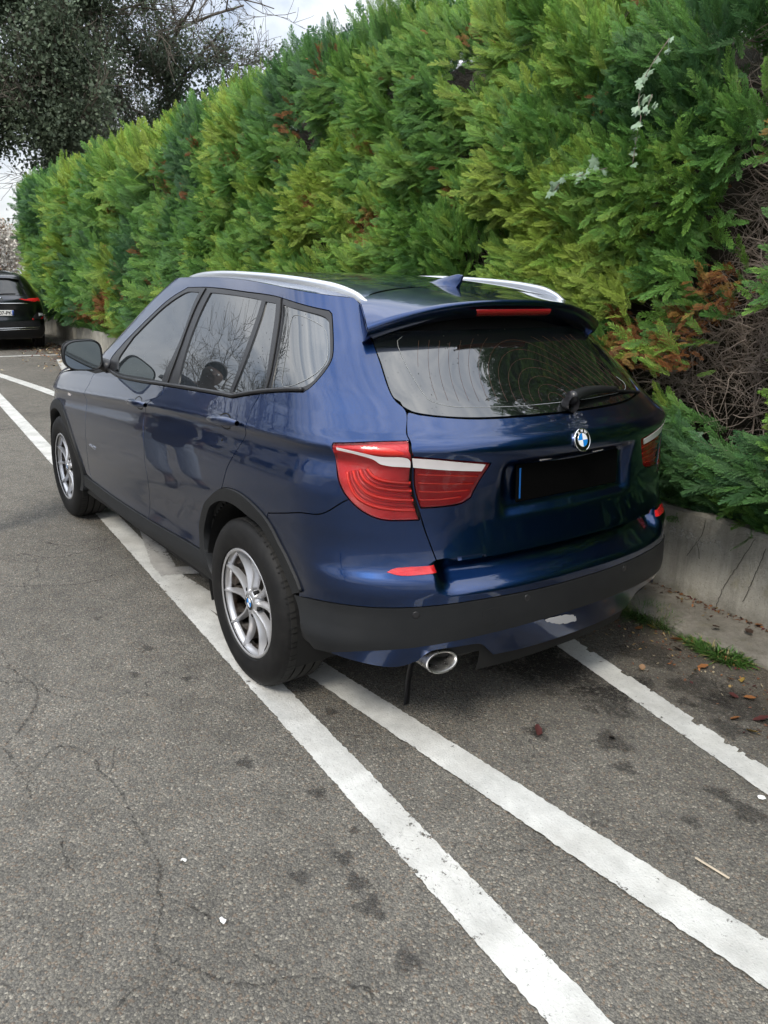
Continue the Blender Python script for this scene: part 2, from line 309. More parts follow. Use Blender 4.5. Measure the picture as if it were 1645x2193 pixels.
# ------------------------------------------------------------------ wall and kerb along the hedge
WA = np.array((-1.026, -1.322, 0.)); WT = np.array((.9969, -.0788, 0.)); WN = np.array((.0788, .9969, 0.))
def wp(t, o, z): return WA + np.multiply.outer(np.asarray(t, float), WT) + np.multiply.outer(np.asarray(o, float), WN) + np.multiply.outer(np.asarray(z, float), np.array((0, 0, 1.)))
def concrete_mat(name, base=(.46, .44, .385)):
    m = material(name, base, .9); n = Nodes(m); p = n.pos()
    c = n.mix(n.ramp(n.noise(p, 3.1, 7, .65), (.3, 0.), (.7, 1.)), C4(*[b * .62 for b in base]), C4(*[b * 1.12 for b in base]))
    st = n.n('ShaderNodeMapping', {0: p}); st.inputs['Scale'].default_value = (3., 3., .35)
    c = n.mix(n.math('MULTIPLY', n.ramp(n.noise(st.outputs[0], 4., 6, .7), (.48, 0.), (.72, 1.)), .55), c, C4(.13, .125, .105))
    c = n.mix(n.math('MULTIPLY', n.ramp(n.noise(p, 6., 5, .7), (.56, 0.), (.7, 1.)), .4), c, C4(.22, .20, .09))     # lichen
    c = n.mix(n.ramp(n.noise(p, 160., 3, .6), (.58, 0.), (.72, .7)), c, C4(.12, .115, .10))
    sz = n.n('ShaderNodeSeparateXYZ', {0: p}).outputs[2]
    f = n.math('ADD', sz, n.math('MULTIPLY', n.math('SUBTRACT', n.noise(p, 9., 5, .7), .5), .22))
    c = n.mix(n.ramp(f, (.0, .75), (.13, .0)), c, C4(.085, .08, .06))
    n.l(c, n.b.inputs['Base Color'])
    n.l(n.bump(n.math('ADD', n.noise(p, 90., 4, .7), n.math('MULTIPLY', n.noise(p, 11., 3), 1.4)), .008, .7), n.b.inputs['Normal'])
    return m
M_conc = concrete_mat('wall concrete'); M_kerb = concrete_mat('kerb concrete', (.36, .33, .29))
tt = np.arange(-14., 22.5, .06)
top = .498 + np.interp(tt, np.arange(-15, 24, .35), rng.normal(0, .006, len(np.arange(-15, 24, .35))))
prof = [(-.22, -.05), (-.22, None), (-.015, None), (.0, -.014), (.004, .30), (.006, .10), (.010, -.05)]
Gd = np.stack([wp(tt, np.full_like(tt, o_) + rng.normal(0, .0012, len(tt)), (top if z is None else (top + z if z == -.014 else np.full_like(tt, z)))) for o_, z in prof], 1)
wall = empty('concrete_wall', tuple(wp(0, 0, 0)), 'low stained grey concrete wall running below the conifer hedge', 'wall')
def rel(o, parent):
    o.parent = parent; o.matrix_parent_inverse = parent.matrix_world.inverted() if False else Matrix.Translation(-Vector(parent.location)); return o
# cast in lengths, each its own panel with a joint between
js = [-14, -9., -4.65, -1.35, 1.9, 5.2, 8.5, 11.8, 15.1, 18.4, 22.4]
for a, b in zip(js[:-1], js[1:]):
    tq = np.r_[a + .006, tt[(tt > a + .03) & (tt < b - .03)], b - .006]; Gp = np.stack([np.stack([np.interp(tq, tt, Gd[:, i_, j_]) for j_ in range(3)], -1) for i_ in range(Gd.shape[1])], 1)
    rel(MB().grid(Gp).build('wall_panel', M_conc, edge=40), wall)
# scraped chalk marks and hairline cracks in the face
M_chalk = material('chalk', (.62, .61, .57), .9)
def chalk_mat():
    n = Nodes(M_chalk); p = n.pos(); n.l(n.ramp(n.noise(p, 38., 6, .75), (.47, 0.), (.60, .75)), n.b.inputs['Alpha'])
chalk_mat()
for pts, w in (([(.63, .39), (.5, .39), (.41, .375), (.36, .40), (.33, .40), (.29, .34)], .014), ([(.62, .36), (.5, .37), (.42, .36)], .010), ([(.19, .485), (.15, .472), (.1, .472)], .008)):
    c = catmull(pts, .02); d = np.gradient(c, axis=0); d = np.stack([-d[:, 1], d[:, 0]], 1); d /= np.linalg.norm(d, axis=1, keepdims=True)
    L = c - d * w; H = c + d * w
    rel(MB().grid(np.stack([wp(L[:, 0], .0135 + 0 * c[:, 0], L[:, 1]), wp(H[:, 0], .0135 + 0 * c[:, 0], H[:, 1])], 1)).build('chalk_mark', M_chalk), wall)
mb = MB()
for pts in ([(.14, .47), (.2, .33), (.27, .16), (.29, .06)], [(.08, .44), (.11, .3), (.15, .14)], [(.42, .49), (.43, .41), (.45, .36), (.5, .27)], [(.45, .36), (.42, .28)], [(2.3, .5), (2.28, .3), (2.33, .1)]):
    c = catmull(pts, .012); c = c + rng.normal(0, .0018, c.shape); w = .0016
    mb.grid(np.stack([wp(c[:, 0] - w, .0125 + 0 * c[:, 0], c[:, 1]), wp(c[:, 0] + w, .0125 + 0 * c[:, 0], c[:, 1])], 1))
rel(mb.build('hairline_crack', material('hairline', (.04, .038, .03), .9)), wall)
# kerb: a broken concrete footing, 4-6 cm proud of the tarmac
def kerb_edge(t): return .29 + .035 * np.sin(t * 2.1 + .6) + .03 * np.sin(t * 5.3) + np.interp(t, np.arange(-15, 24, .11), np.random.default_rng(3).normal(0, .014, len(np.arange(-15, 24, .11))))
tk = np.arange(-14, 22.4, .035)
rows = []
for f, z in ((0., .055), (.3, .052), (.6, .048), (.88, .04), (.97, .028), (1.0, -.02)):
    zz = z + np.interp(tk, np.arange(-15, 24, .09), np.random.default_rng(int(f * 100) + 5).normal(0, .004, len(np.arange(-15, 24, .09)))) * (f > 0)
    rows.append(wp(tk, f * kerb_edge(tk) + .005, zz))
tag(MB().grid(np.stack(rows, 1)[:, :]).build('kerb', M_kerb), 'broken concrete kerb strip at the foot of the wall', kind='structure')

# ------------------------------------------------------------------ car bodies as horizontal slices
def pch(xs,ys):
    """monotone-ish cubic interpolation (Fritsch-Carlson)"""
    xs=np.array(xs,float);ys=np.array(ys,float);h=np.diff(xs);d=np.diff(ys)/h
    m=np.zeros(len(xs));m[0]=d[0];m[-1]=d[-1]
    for i in range(1,len(xs)-1):
        if d[i-1]*d[i]>0:
            w1=2*h[i]+h[i-1];w2=h[i]+2*h[i-1];m[i]=(w1+w2)/(w1/d[i-1]+w2/d[i])
    def f(x):
        x=np.clip(np.asarray(x,float),xs[0],xs[-1]);i=np.clip(np.searchsorted(xs,x,side='right')-1,0,len(xs)-2)
        t=(x-xs[i])/h[i];t2=t*t;t3=t2*t
        return (2*t3-3*t2+1)*ys[i]+(t3-2*t2+t)*h[i]*m[i]+(-2*t3+3*t2)*ys[i+1]+(t3-t2)*h[i]*m[i+1]
    return f
def sst(a,b,x):
    t=np.clip((x-a)/(b-a),0,1);return t*t*(3-2*t)
class Body:
    UR=1.20; LS=2.75; UF=1.20
    def __init__(s,**k):
        s.__dict__.update(k)
        s.rt=s.table(.50/.93,s.nr); s.ft=s.table(.8/.93,s.nf)
    def table(s,ratio,n):
        ph=np.concatenate([np.linspace(0,1,4000)**3*.3,np.linspace(.3,np.pi/2-.3,3000)[1:],(np.pi/2-(np.linspace(1,0,4000)**3)*.3)[1:]])
        y=np.sin(ph)**(2/n);x=ratio*(1-np.cos(ph)**(2/n))
        l=np.concatenate([[0],np.cumsum(np.hypot(np.diff(x),np.diff(y)))]);l/=l[-1]
        return l,y,x/ratio
    def P(s,u,z):
        u=np.asarray(u,float);z=np.asarray(z,float);sg=np.where(u<0,-1.,1.);au=np.abs(u)
        Xr=s.Xr(z);a=s.ar(z);Xf=s.Xf(z);af=s.af(z)
        q=au/s.UR
        yn=np.interp(q,s.rt[0],s.rt[1]);xn=np.interp(q,s.rt[0],s.rt[2])
        xr=Xr+a*xn
        x1=Xr+a;x2=Xf-af
        xs=x1+(x2-x1)*(au-s.UR)/s.LS
        qf=np.clip(1-(au-s.UR-s.LS)/s.UF,0,1)
        ynf=np.interp(qf,s.ft[0],s.ft[1]);xf=Xf-af*np.interp(qf,s.ft[0],s.ft[2])
        reg0=au<s.UR;reg2=au>s.UR+s.LS
        x=np.where(reg0,xr,np.where(reg2,xf,xs));yf=np.where(reg0,yn,np.where(reg2,ynf,1.))
        y=yf*s.Wd(x,z)
        x,y=s.disp(x,y,z,yf)
        return np.stack([x,sg*y,z+s.zw(x,z)],-1)
    def N(s,u,z,e=.002):
        du=s.P(u+e,z)-s.P(u-e,z);dz=s.P(u,z+e)-s.P(u,z-e)
        n=np.cross(dz,du);l=np.linalg.norm(n,axis=-1,keepdims=True);n=n/np.maximum(l,1e-12)
        return n
# ---- the blue estate
_zp=np.polyfit([-1.2,-.4,.0,1.03,2.05,3.4],[1.097,1.092,1.078,1.014,.938,.84],3)
_zc=lambda x: np.polyval(_zp,np.clip(x,-1.2,3.6))
_prof=pch([-.80,-.72,-.66,-.60,-.54,-.46,-.36,-.26,-.17,-.11,-.075,-.05,-.035,-.018,-.004,0,.02,.06,.11],
          [-.035,-.012,.002,-.008,-.014,-.007,.009,.017,.015,.005,-.006,-.0125,-.0138,-.009,-.001,0,-.0078,-.0255,-.047])
_gp=np.polyfit([0,.11,.20,.30,.40,.50,.56,.62,.70],[0,.043,.084,.130,.178,.228,.262,.312,.415],5,w=[9,3,2,2,2,2,1,1,1])
_gh=lambda t: np.polyval(_gp,t)-np.polyval(_gp,0.)
def car_W(x,z):
    zt=z-_zc(x)
    low=.918+_prof(np.clip(zt,-.8,.11))
    g=np.where(zt>.11,_gh(np.clip(zt-.11,0,.7))*.96,0)
    W=low-g
    W=W-.028*sst(.1,-.9,x)-.02*sst(2.6,3.6,x)
    return W
def car_disp(x,y,z,yf):
    k=sst(-.15,-.62,x)*sst(.80,.60,z)
    y=y+k*yf**3*(.030+.018*sst(.55,.38,z))
    y=y-.014*sst(-.3,-.7,x)*yf**3*sst(.98,1.1,z)*sst(1.4,1.2,z)
    ay=np.abs(y); rear=x<-.2
    x=x+np.where(rear,.030*sst(.365,.300,ay)*sst(.835,.872,z)*sst(1.050,1.012,z),0)          # number plate recess
    sh=np.where(z<.716,sst(.605,.668,z),0.)
    x=x+np.where(rear,.060*sst(.622,.54,ay)*sh,0)                                              # loading edge under the tailgate
    return x,y
car=Body(nr=2.5,nf=2.4,
 Xr=pch([.20,.26,.32,.38,.45,.52,.60,.655,.70,.78,.86,.95,1.03,1.08,1.115,1.15,1.20,1.30,1.46,1.52,1.58,1.64,1.70],
        [-.865,-.888,-.905,-.918,-.930,-.938,-.940,-.93,-.90,-.880,-.868,-.862,-.872,-.882,-.868,-.825,-.775,-.68,-.515,-.455,-.39,-.32,-.25]),
 ar=pch([.2,.7,1.1,1.3,1.5,1.7],[.48,.5,.5,.46,.42,.4]),
 Xf=pch([.2,.35,.5,.7,.85,.95,1.0,1.05,1.09,1.2,1.3,1.4,1.5,1.58,1.62,1.7],[3.45,3.62,3.69,3.70,3.66,3.58,3.42,3.05,2.66,2.40,2.24,2.08,1.90,1.72,1.62,1.35]),
 af=pch([.2,.8,1.0,1.08,1.2,1.6],[.85,.85,.8,.62,.5,.45]),
 Wd=car_W, disp=car_disp,
 zw=lambda x,z: -.11*np.where(x<.75,np.clip(((x-.75)/1.3),-1.6,0)**2,.28*np.clip(((x-.75)/1.),0,1.2)**2)*sst(1.08,1.62,z))

# ------------------------------------------------------------------ conifer hedge
def foliage_mat(name, rough=.55, inst=True):
    m = material(name, (.08, .13, .04), rough); n = Nodes(m)
    a = n.n('ShaderNodeAttribute', attribute_name='tint', attribute_type='INSTANCER' if inst else 'GEOMETRY').outputs['Color']
    v = n.n('ShaderNodeVertexColor', layer_name='col').outputs[0]
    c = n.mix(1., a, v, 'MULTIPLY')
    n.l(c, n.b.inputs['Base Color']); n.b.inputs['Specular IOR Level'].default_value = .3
    tr = n.n('ShaderNodeBsdfTranslucent', {'Color': c}); ms = n.n('ShaderNodeMixShader', {0: .35, 1: n.b.outputs[0], 2: tr.outputs[0]})
    n.l(ms.outputs[0], n.out.inputs[0]); return m
M_fol = foliage_mat('conifer foliage')
def spray_mesh(name, seed, L=.26, dead=False):
    """flat fern-like conifer spray, growing along +Y, normal +Z"""
    r = np.random.default_rng(seed); V = []; F = []; Cc = []
    def blade(p, d, nrm, l, w, c0, c1):
        s_ = np.cross(nrm, d); s_ /= np.linalg.norm(s_) + 1e-9; o_ = len(V)
        V.extend([p - s_ * w * .5, p + s_ * w * .5, p + d * l * .55 + s_ * w * .65, p + d * l, p + d * l * .55 - s_ * w * .65]); F.append((o_, o_ + 1, o_ + 2, o_ + 3, o_ + 4)); Cc.extend([c0, c0, (c0 + c1) / 2, c1, (c0 + c1) / 2])
    nn = 19; Z = np.array((0, 0, 1.))
    bend = r.uniform(-.25, .25)
    for i in range(nn):
        f = i / (nn - 1); y = L * f; x = bend * L * f * f; z = -.10 * L * f * f * (1 if not dead else 2.2)
        p = np.array((x, y, z)); ax = np.array((2 * bend * f, 1., -.2 * f)); ax /= np.linalg.norm(ax)
        bl = L * .25 * (math.sin(math.pi * min(1, .18 + .86 * f)) ** .7) * r.uniform(.75, 1.15)
        if dead and r.random() < .35: continue
        for sd in (-1, 1):
            an = R(r.uniform(20, 44)); d = ax * math.cos(an) + np.array((sd, 0, 0)) * math.sin(an); d[2] += r.uniform(-.22, .12); d /= np.linalg.norm(d)
            nr = Z + np.array((r.uniform(-.35, .35), r.uniform(-.35, .35), 0)); nr /= np.linalg.norm(nr)
            k = max(2, int(bl / .0155))
            for j in range(k):
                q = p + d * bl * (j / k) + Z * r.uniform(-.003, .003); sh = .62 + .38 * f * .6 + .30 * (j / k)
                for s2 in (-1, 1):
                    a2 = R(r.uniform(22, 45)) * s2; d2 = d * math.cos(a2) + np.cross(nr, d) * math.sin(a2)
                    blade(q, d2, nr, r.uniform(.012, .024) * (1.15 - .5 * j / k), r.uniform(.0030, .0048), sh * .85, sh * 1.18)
            blade(p + d * bl * .8, d, nr, .026, .0055, 1.0, 1.25)
        blade(p, ax, Z, L / nn * 1.5, .005, .62, .7)
    me = bpy.data.meshes.new(name); me.from_pydata([tuple(v) for v in V], [], F); me.update(); me.materials.append(M_fol)
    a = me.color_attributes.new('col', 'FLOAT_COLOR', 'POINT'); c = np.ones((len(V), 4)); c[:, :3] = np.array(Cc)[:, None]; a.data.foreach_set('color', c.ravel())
    return bpy.data.objects.new(name, me)
colS = bpy.data.collections.new('spray_library')
for k in range(5): colS.objects.link(spray_mesh('conifer_spray_%d' % k, 40 + k, (.31, .35, .38, .33, .28)[k]))
colS.objects.link(spray_mesh('conifer_spray_5', 71, .22, True))
def scatter_group(name, coll):
    ng = bpy.data.node_groups.new(name, 'GeometryNodeTree')
    ng.interface.new_socket('Geometry', in_out='INPUT', socket_type='NodeSocketGeometry'); ng.interface.new_socket('Geometry', in_out='OUTPUT', socket_type='NodeSocketGeometry')
    N_ = lambda t, **k: (lambda x: ([setattr(x, a, b) for a, b in k.items()], x)[1])(ng.nodes.new(t))
    gi = N_('NodeGroupInput'); go = N_('NodeGroupOutput'); ip = N_('GeometryNodeInstanceOnPoints'); ci = N_('GeometryNodeCollectionInfo'); ci.inputs['Collection'].default_value = coll; ci.inputs['Separate Children'].default_value = True; ci.inputs['Reset Children'].default_value = True
    mp_ = N_('GeometryNodeMeshToPoints')
    def at(nm, ty): x = N_('GeometryNodeInputNamedAttribute', data_type=ty); x.inputs['Name'].default_value = nm; return x.outputs[0]
    er = N_('FunctionNodeEulerToRotation'); L_ = ng.links.new
    L_(gi.outputs[0], mp_.inputs[0]); L_(mp_.outputs[0], ip.inputs['Points']); L_(ci.outputs[0], ip.inputs['Instance']); ip.inputs['Pick Instance'].default_value = True
    L_(at('kind', 'INT'), ip.inputs['Instance Index']); L_(at('rot', 'FLOAT_VECTOR'), er.inputs[0]); L_(er.outputs[0], ip.inputs['Rotation']); L_(at('scl', 'FLOAT'), ip.inputs['Scale']); L_(ip.outputs[0], go.inputs[0])
    return ng
NG_spray = scatter_group('scatter_sprays', colS)
def eulers(Y, Zn):
    """XYZ euler angles of frames with +Y along Y and +Z near Zn"""
    Y = Y / np.linalg.norm(Y, axis=1, keepdims=True); X = np.cross(Y, Zn); X /= np.linalg.norm(X, axis=1, keepdims=True) + 1e-9; Z = np.cross(X, Y)
    # M columns X,Y,Z ; R = Rz Ry Rx
    ry = -np.arcsin(np.clip(X[:, 2], -1, 1)); rx = np.arctan2(Y[:, 2], Z[:, 2]); rz = np.arctan2(X[:, 1], X[:, 0]); return np.stack([rx, ry, rz], 1)
def scatter(name, P, Y, Zn, scl, tint, kind, ng, mat, parent):
    me = bpy.data.meshes.new(name); me.from_pydata(P.tolist(), [], []); me.update(); n = len(P)
    a = me.attributes.new('rot', 'FLOAT_VECTOR', 'POINT'); a.data.foreach_set('vector', eulers(Y, Zn).astype(np.float32).ravel())
    a = me.attributes.new('scl', 'FLOAT', 'POINT'); a.data.foreach_set('value', scl.astype(np.float32))
    a = me.attributes.new('kind', 'INT', 'POINT'); a.data.foreach_set('value', kind.astype(np.int32))
    a = me.attributes.new('tint', 'FLOAT_COLOR', 'POINT'); c = np.ones((n, 4), np.float32); c[:, :3] = tint; a.data.foreach_set('color', c.ravel())
    me.materials.append(mat); o = link(bpy.data.objects.new(name, me), parent)
    md = o.modifiers.new('scatter', 'NODES'); md.node_group = ng; return o
hr = np.random.default_rng(21)
H0, H1 = -2.6, 21.4
# clumps: plume-like branches on the hedge face; each has its own reach and hue
nc = 2000
ct = np.concatenate([hr.uniform(H0, 8, 950), hr.uniform(8, H1, 550), hr.uniform(-14, H0, 500)]); cz = hr.uniform(.45, 3.9, nc); crr = hr.uniform(.20, .50, nc); cb = hr.uniform(-.10, .20, nc) + .10 * (crr - .2)
hue = hr.uniform(0, 1, nc)
def lowf(t, z, s, seed):
    r = np.random.default_rng(seed); v = 0
    for k in range(6):
        a, b, c = r.uniform(-1, 1, 3); v = v + np.sin((a * t * 2.2 + b * z * 2.0) * s + c * 6)
    return v / 6
hue = np.clip(.5 + .9 * lowf(ct, cz, 1.1, 5) + .55 * (hue - .5), 0, 1)
cb += .10 * lowf(ct, cz, .9, 9)
def face(t, z):
    """how far the foliage reaches out over the wall at (t, z), and which clump is on top"""
    best = np.full(len(t), -.32); who = np.full(len(t), -1)
    for s0 in range(0, len(t), 4000):
        T = t[s0:s0 + 4000, None]; Zz = z[s0:s0 + 4000, None]
        dt = (T - ct) / crr; dz = (Zz - cz) / (crr * .8); q = dt * dt + dz * dz
        h = np.where(q < 1, cb + .34 * np.sqrt(np.clip(1 - q, 0, 1)) - .17, -9)
        k = h.argmax(1); hv = h[np.arange(len(k)), k]; u = hv > best[s0:s0 + 4000]
        best[s0:s0 + 4000] = np.where(u, hv, best[s0:s0 + 4000]); who[s0:s0 + 4000] = np.where(u, k, -1)
    return best, who
_ht = pch([-14, 0., .5, 1.3, 2.1, 3.1, 12, 22], [2.78, 2.78, 2.84, 3.05, 3.23, 3.38, 3.38, 3.70])
def htop(t): return _ht(t) + .05 * np.sin(t * 1.7) + .05 * np.sin(t * 4.1 + 1) + .04 * np.sin(t * 9.3)
# zones of dead growth: (t, z, rt, rz, sort)
ZN = [(.78, 1.30, .13, .11, 'orange'), (.49, 1.38, .10, .16, 'orange'), (.86, 1.45, .09, .05, 'orange'), (1.27, 1.43, .06, .04, 'orange'), (.33, 1.60, .10, .10, 'orange'), (.75, 1.18, .16, .12, 'bare'), (.15, 1.95, .18, .3, 'bare'), (.30, 2.5, .2, .22, 'thin'), (.48, 1.33, .42, .28, 'bare'), (.22, 1.55, .22, .45, 'bare'), (.10, 1.25, .3, .35, 'bare'), (.28, 1.98, .16, .22, 'bare'), (.12, 2.25, .15, .5, 'bare'), (3.35, 1.97, .26, .13, 'orange'), (2.46, 2.08, .13, .11, 'orange'),
      (5.10, 2.36, .17, .14, 'bare'), (4.30, 1.82, .30, .15, 'bare'), (4.55, 2.92, .20, .26, 'bare'), (2.24, 2.84, .2, .17, 'bare'), (2.36, 3.07, .08, .1, 'orange'), (9.22, 2.73, .35, .15, 'bare'), (11.4, 1.9, .38, .55, 'bare'),
      (14.6, .85, 1.1, .22, 'orange'), (12.5, 1.02, .6, .3, 'orange'), (11.3, 1.4, .4, .3, 'orange'), (2.04, 1.66, .20, .12, 'bare'), (2.1, 2.3, .2, .12, 'bare'), (13.3, .75, .9, .2, 'orange'), (4.9, 2.6, .1, .08, 'orange'), (.95, 2.9, .3, .25, 'thin')]
_zr = np.random.default_rng(55)
ZN += [(float(_zr.uniform(-.6, 12)), float(_zr.uniform(.8, 3.1)), float(_zr.uniform(.06, .17)), float(_zr.uniform(.05, .15)), 'pocket' if _zr.random() < .7 else 'orange') for _ in range(46)]
def zone(t, z):
    b = np.zeros(len(t)); o_ = np.zeros(len(t))
    for a, c, rt, rz, k in ZN:
        q = np.clip(1.25 - np.sqrt(((t - a) / rt) ** 2 + ((z - c) / rz) ** 2), 0, 1)
        if k == 'orange': o_ = np.maximum(o_, q)
        else: b = np.maximum(b, q * (1 if k == 'bare' else .5))
    return np.clip(b * 2.2, 0, 1), np.clip(o_ * 2.2, 0, 1)
def sample_face(n, t0, t1):
    t = hr.uniform(t0, t1, n); z = hr.uniform(.44, 1, n) ** 1. ; z = .44 + (z - .44) / .56 * (htop(t) - .44)
    return t, z
PAL = np.array([(.048, .130, .050), (.080, .195, .054), (.116, .268, .054), (.188, .345, .058), (.32, .43, .07)])
def tints(h, n):
    h = np.clip(h, 0, 1) * (len(PAL) - 1); i = np.clip(h.astype(int), 0, len(PAL) - 2); f = (h - i)[:, None]; return PAL[i] * (1 - f) + PAL[i + 1] * f
hedge = empty('conifer_hedge', tuple(wp(9., -.4, .45)), 'tall clipped conifer hedge with yellow green tips and brown dead patches', 'hedge')
def add_foliage(name, n, t0, t1, smin, smax):
    t, z = sample_face(n, t0, t1); out, who = face(t, z); dead, org = zone(t, z)
    keep = hr.random(n) > np.clip(dead * 1.1, 0, 1) * (1 - org)
    t, z, out, who, org = t[keep], z[keep], out[keep], who[keep], org[keep]; n = len(t)
    depth = hr.exponential(.055, n); o_ = out + .12 - depth
    o_ = np.where(z < .75, np.minimum(o_, .02 + (z - .45) * .60), o_)                # trimmed back to the wall at the foot
    fadetop = np.clip((htop(t) - z) / .35, 0, 1); o_ = o_ - (1 - fadetop) ** 2 * hr.uniform(0, .7, n)
    # growth direction: out, up and swept to the far end of the car park
    cl = np.where(who >= 0, who, 0); sway = .55 + .5 * np.sin(cl * 12.9898); up = .35 + .55 * np.sin(cl * 78.233) * .5
    up = up + (1 - fadetop) * 1.1
    Yd = np.outer(.42 + hr.normal(0, .22, n), WN) + np.outer(sway * .85 + hr.normal(0, .32, n), WT) + np.outer(up + hr.normal(0, .34, n) + .55 * (z < .75), (0, 0, 1.))
    Zn = np.outer(hr.normal(0, .45, n) + .80, WN) + np.outer(hr.normal(0, .40, n) - .35, WT) + np.outer(.55 + hr.normal(0, .40, n), (0, 0, 1.))
    P = wp(t, o_ - .12, z)
    h = np.where(who >= 0, hue[cl], .35); h = h + .06 + hr.normal(0, .13, n) + .20 * lowf(t, z, 2.3, 77) + .10 * (z > htop(t) - .25) - .15 * (z < 1.0)
    tint = tints(h * .92, n) * hr.uniform(.82, 1.15, n)[:, None]
    brown = np.array((.26, .105, .035)) * hr.uniform(.7, 1.2, n)[:, None]; gold = np.array((.36, .22, .06)) * hr.uniform(.8, 1.1, n)[:, None]
    io = hr.random(n) < org * .9; tint = np.where(io[:, None], np.where(hr.random(n)[:, None] < .75, brown, gold), tint)
    deadc = np.sin(cl * 45.164) > .965; ib = (hr.random(n) < .006) | (deadc & (who >= 0) & (hr.random(n) < .6)); tint = np.where(ib[:, None], brown, tint)
    kind = hr.integers(0, 5, n); kind = np.where(io | ib, 5, kind)
    scl = hr.uniform(smin, smax, n); scl = np.where(io | ib, scl * .7, scl)
    o = scatter(name, P, Yd, Zn, scl, tint, kind, NG_spray, M_fol, None); rel(o, hedge); tag(o, kind='stuff')
add_foliage('foliage', 42000, H0, 3.5, .22, .54)
add_foliage('foliage', 22000, 3.5, 9., .32, .74)
add_foliage('foliage', 12000, 9., H1, .65, 1.35)
add_foliage('foliage', 5000, -14., H0, 1.1, 1.9)
# the top of the hedge, seen against the sky
n = 4600; t = hr.uniform(-14, H1, n); o_ = hr.uniform(-.9, .1, n)
P = wp(t, o_ - .1, htop(t) - .12 + hr.normal(0, .05, n) - .25 * np.clip(o_ + .25, 0, 1))
Yd = np.outer(.2 + hr.normal(0, .35, n), WN) + np.outer(.45 + hr.normal(0, .4, n), WT) + np.outer(.9 + hr.normal(0, .25, n), (0, 0, 1.)); Zn = hr.normal(0, 1, (n, 3)) + np.array((0, .5, .5))
o = scatter('top_growth', P, Yd, Zn, hr.uniform(.8, 1.35, n), tints(np.clip(.5 + .8 * lowf(t, 0 * t + 3.7, 1.1, 5) + hr.normal(0, .12, n), 0, 1), n), hr.integers(0, 5, n), NG_spray, M_fol, None); rel(o, hedge); tag(o, kind='stuff')
# woody inside seen through the gaps, coloured darker to deepen their shade
M_core = material('hedge inside shade', (.020, .018, .012), .95)
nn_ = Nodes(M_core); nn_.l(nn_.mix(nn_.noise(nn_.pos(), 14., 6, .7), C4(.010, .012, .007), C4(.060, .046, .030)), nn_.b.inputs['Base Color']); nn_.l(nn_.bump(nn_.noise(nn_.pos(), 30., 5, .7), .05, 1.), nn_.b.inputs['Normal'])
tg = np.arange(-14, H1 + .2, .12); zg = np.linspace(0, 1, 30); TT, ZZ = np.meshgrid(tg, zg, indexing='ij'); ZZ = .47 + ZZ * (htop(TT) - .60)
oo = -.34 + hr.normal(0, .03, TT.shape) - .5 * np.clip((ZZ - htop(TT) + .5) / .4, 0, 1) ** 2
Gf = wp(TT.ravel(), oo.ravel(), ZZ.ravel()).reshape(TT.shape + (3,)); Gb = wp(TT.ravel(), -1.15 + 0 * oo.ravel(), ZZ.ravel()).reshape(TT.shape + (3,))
mb = MB().grid(np.concatenate([Gf, Gb[:, ::-1]], 1)); rel(mb.build('inner_shade_core', M_core), hedge)
# bare twigs in the dead patches
M_twig = material('dead twig', (.16, .125, .095), .9); n_ = Nodes(M_twig); n_.l(n_.mix(n_.noise(n_.pos(), 25., 3), C4(.14, .10, .075), C4(.36, .31, .27)), n_.b.inputs['Base Color'])
mb = MB()
for a, c, rt, rz, k in ZN:
    if k == 'orange': cnt = 8
    elif k == 'pocket': cnt = 22
    else: cnt = int(90 + 700 * rt * rz / .12 * .5)
    if a > 6: cnt //= 3
    for _ in range(min(cnt, 380)):
        p = np.array((a + hr.normal(0, rt * .6), hr.uniform(-.26, .06), c + hr.normal(0, rz * .6)))
        d = np.array((hr.normal(.2, .6), hr.normal(.35, .4), hr.normal(.1, .6))); d /= np.linalg.norm(d); q = [p]; cur = hr.normal(0, .38, 3); ln = hr.uniform(.03, .06)
        for s_ in range(hr.integers(4, 8)):
            d = d + cur * .35 + hr.normal(0, .16, 3); d /= np.linalg.norm(d); q.append(q[-1] + d * ln)
        q = np.array(q); q = catmull(q, .022); r0 = hr.choice([.0014, .0019, .0028, .0045], p=[.40, .32, .19, .09])
        mb.tube(wp(q[:, 0], np.minimum(q[:, 1], .10), q[:, 2]), np.linspace(r0, r0 * .35, len(q)), 4, False)
o = mb.build('bare_twigs', M_twig); rel(o, hedge); tag(o, kind='stuff')
# stems rising behind the foliage
for i, t in enumerate(np.arange(-2.2, 21, 1.05)):
    z = np.linspace(.42, 3.4, 9); x = t + np.cumsum(hr.normal(0, .025, 9)); y = -.62 + np.cumsum(hr.normal(0, .02, 9))
    rel(MB().tube(wp(x, y, z), np.linspace(.05, .015, 9), 7).build('stem', M_twig), hedge)
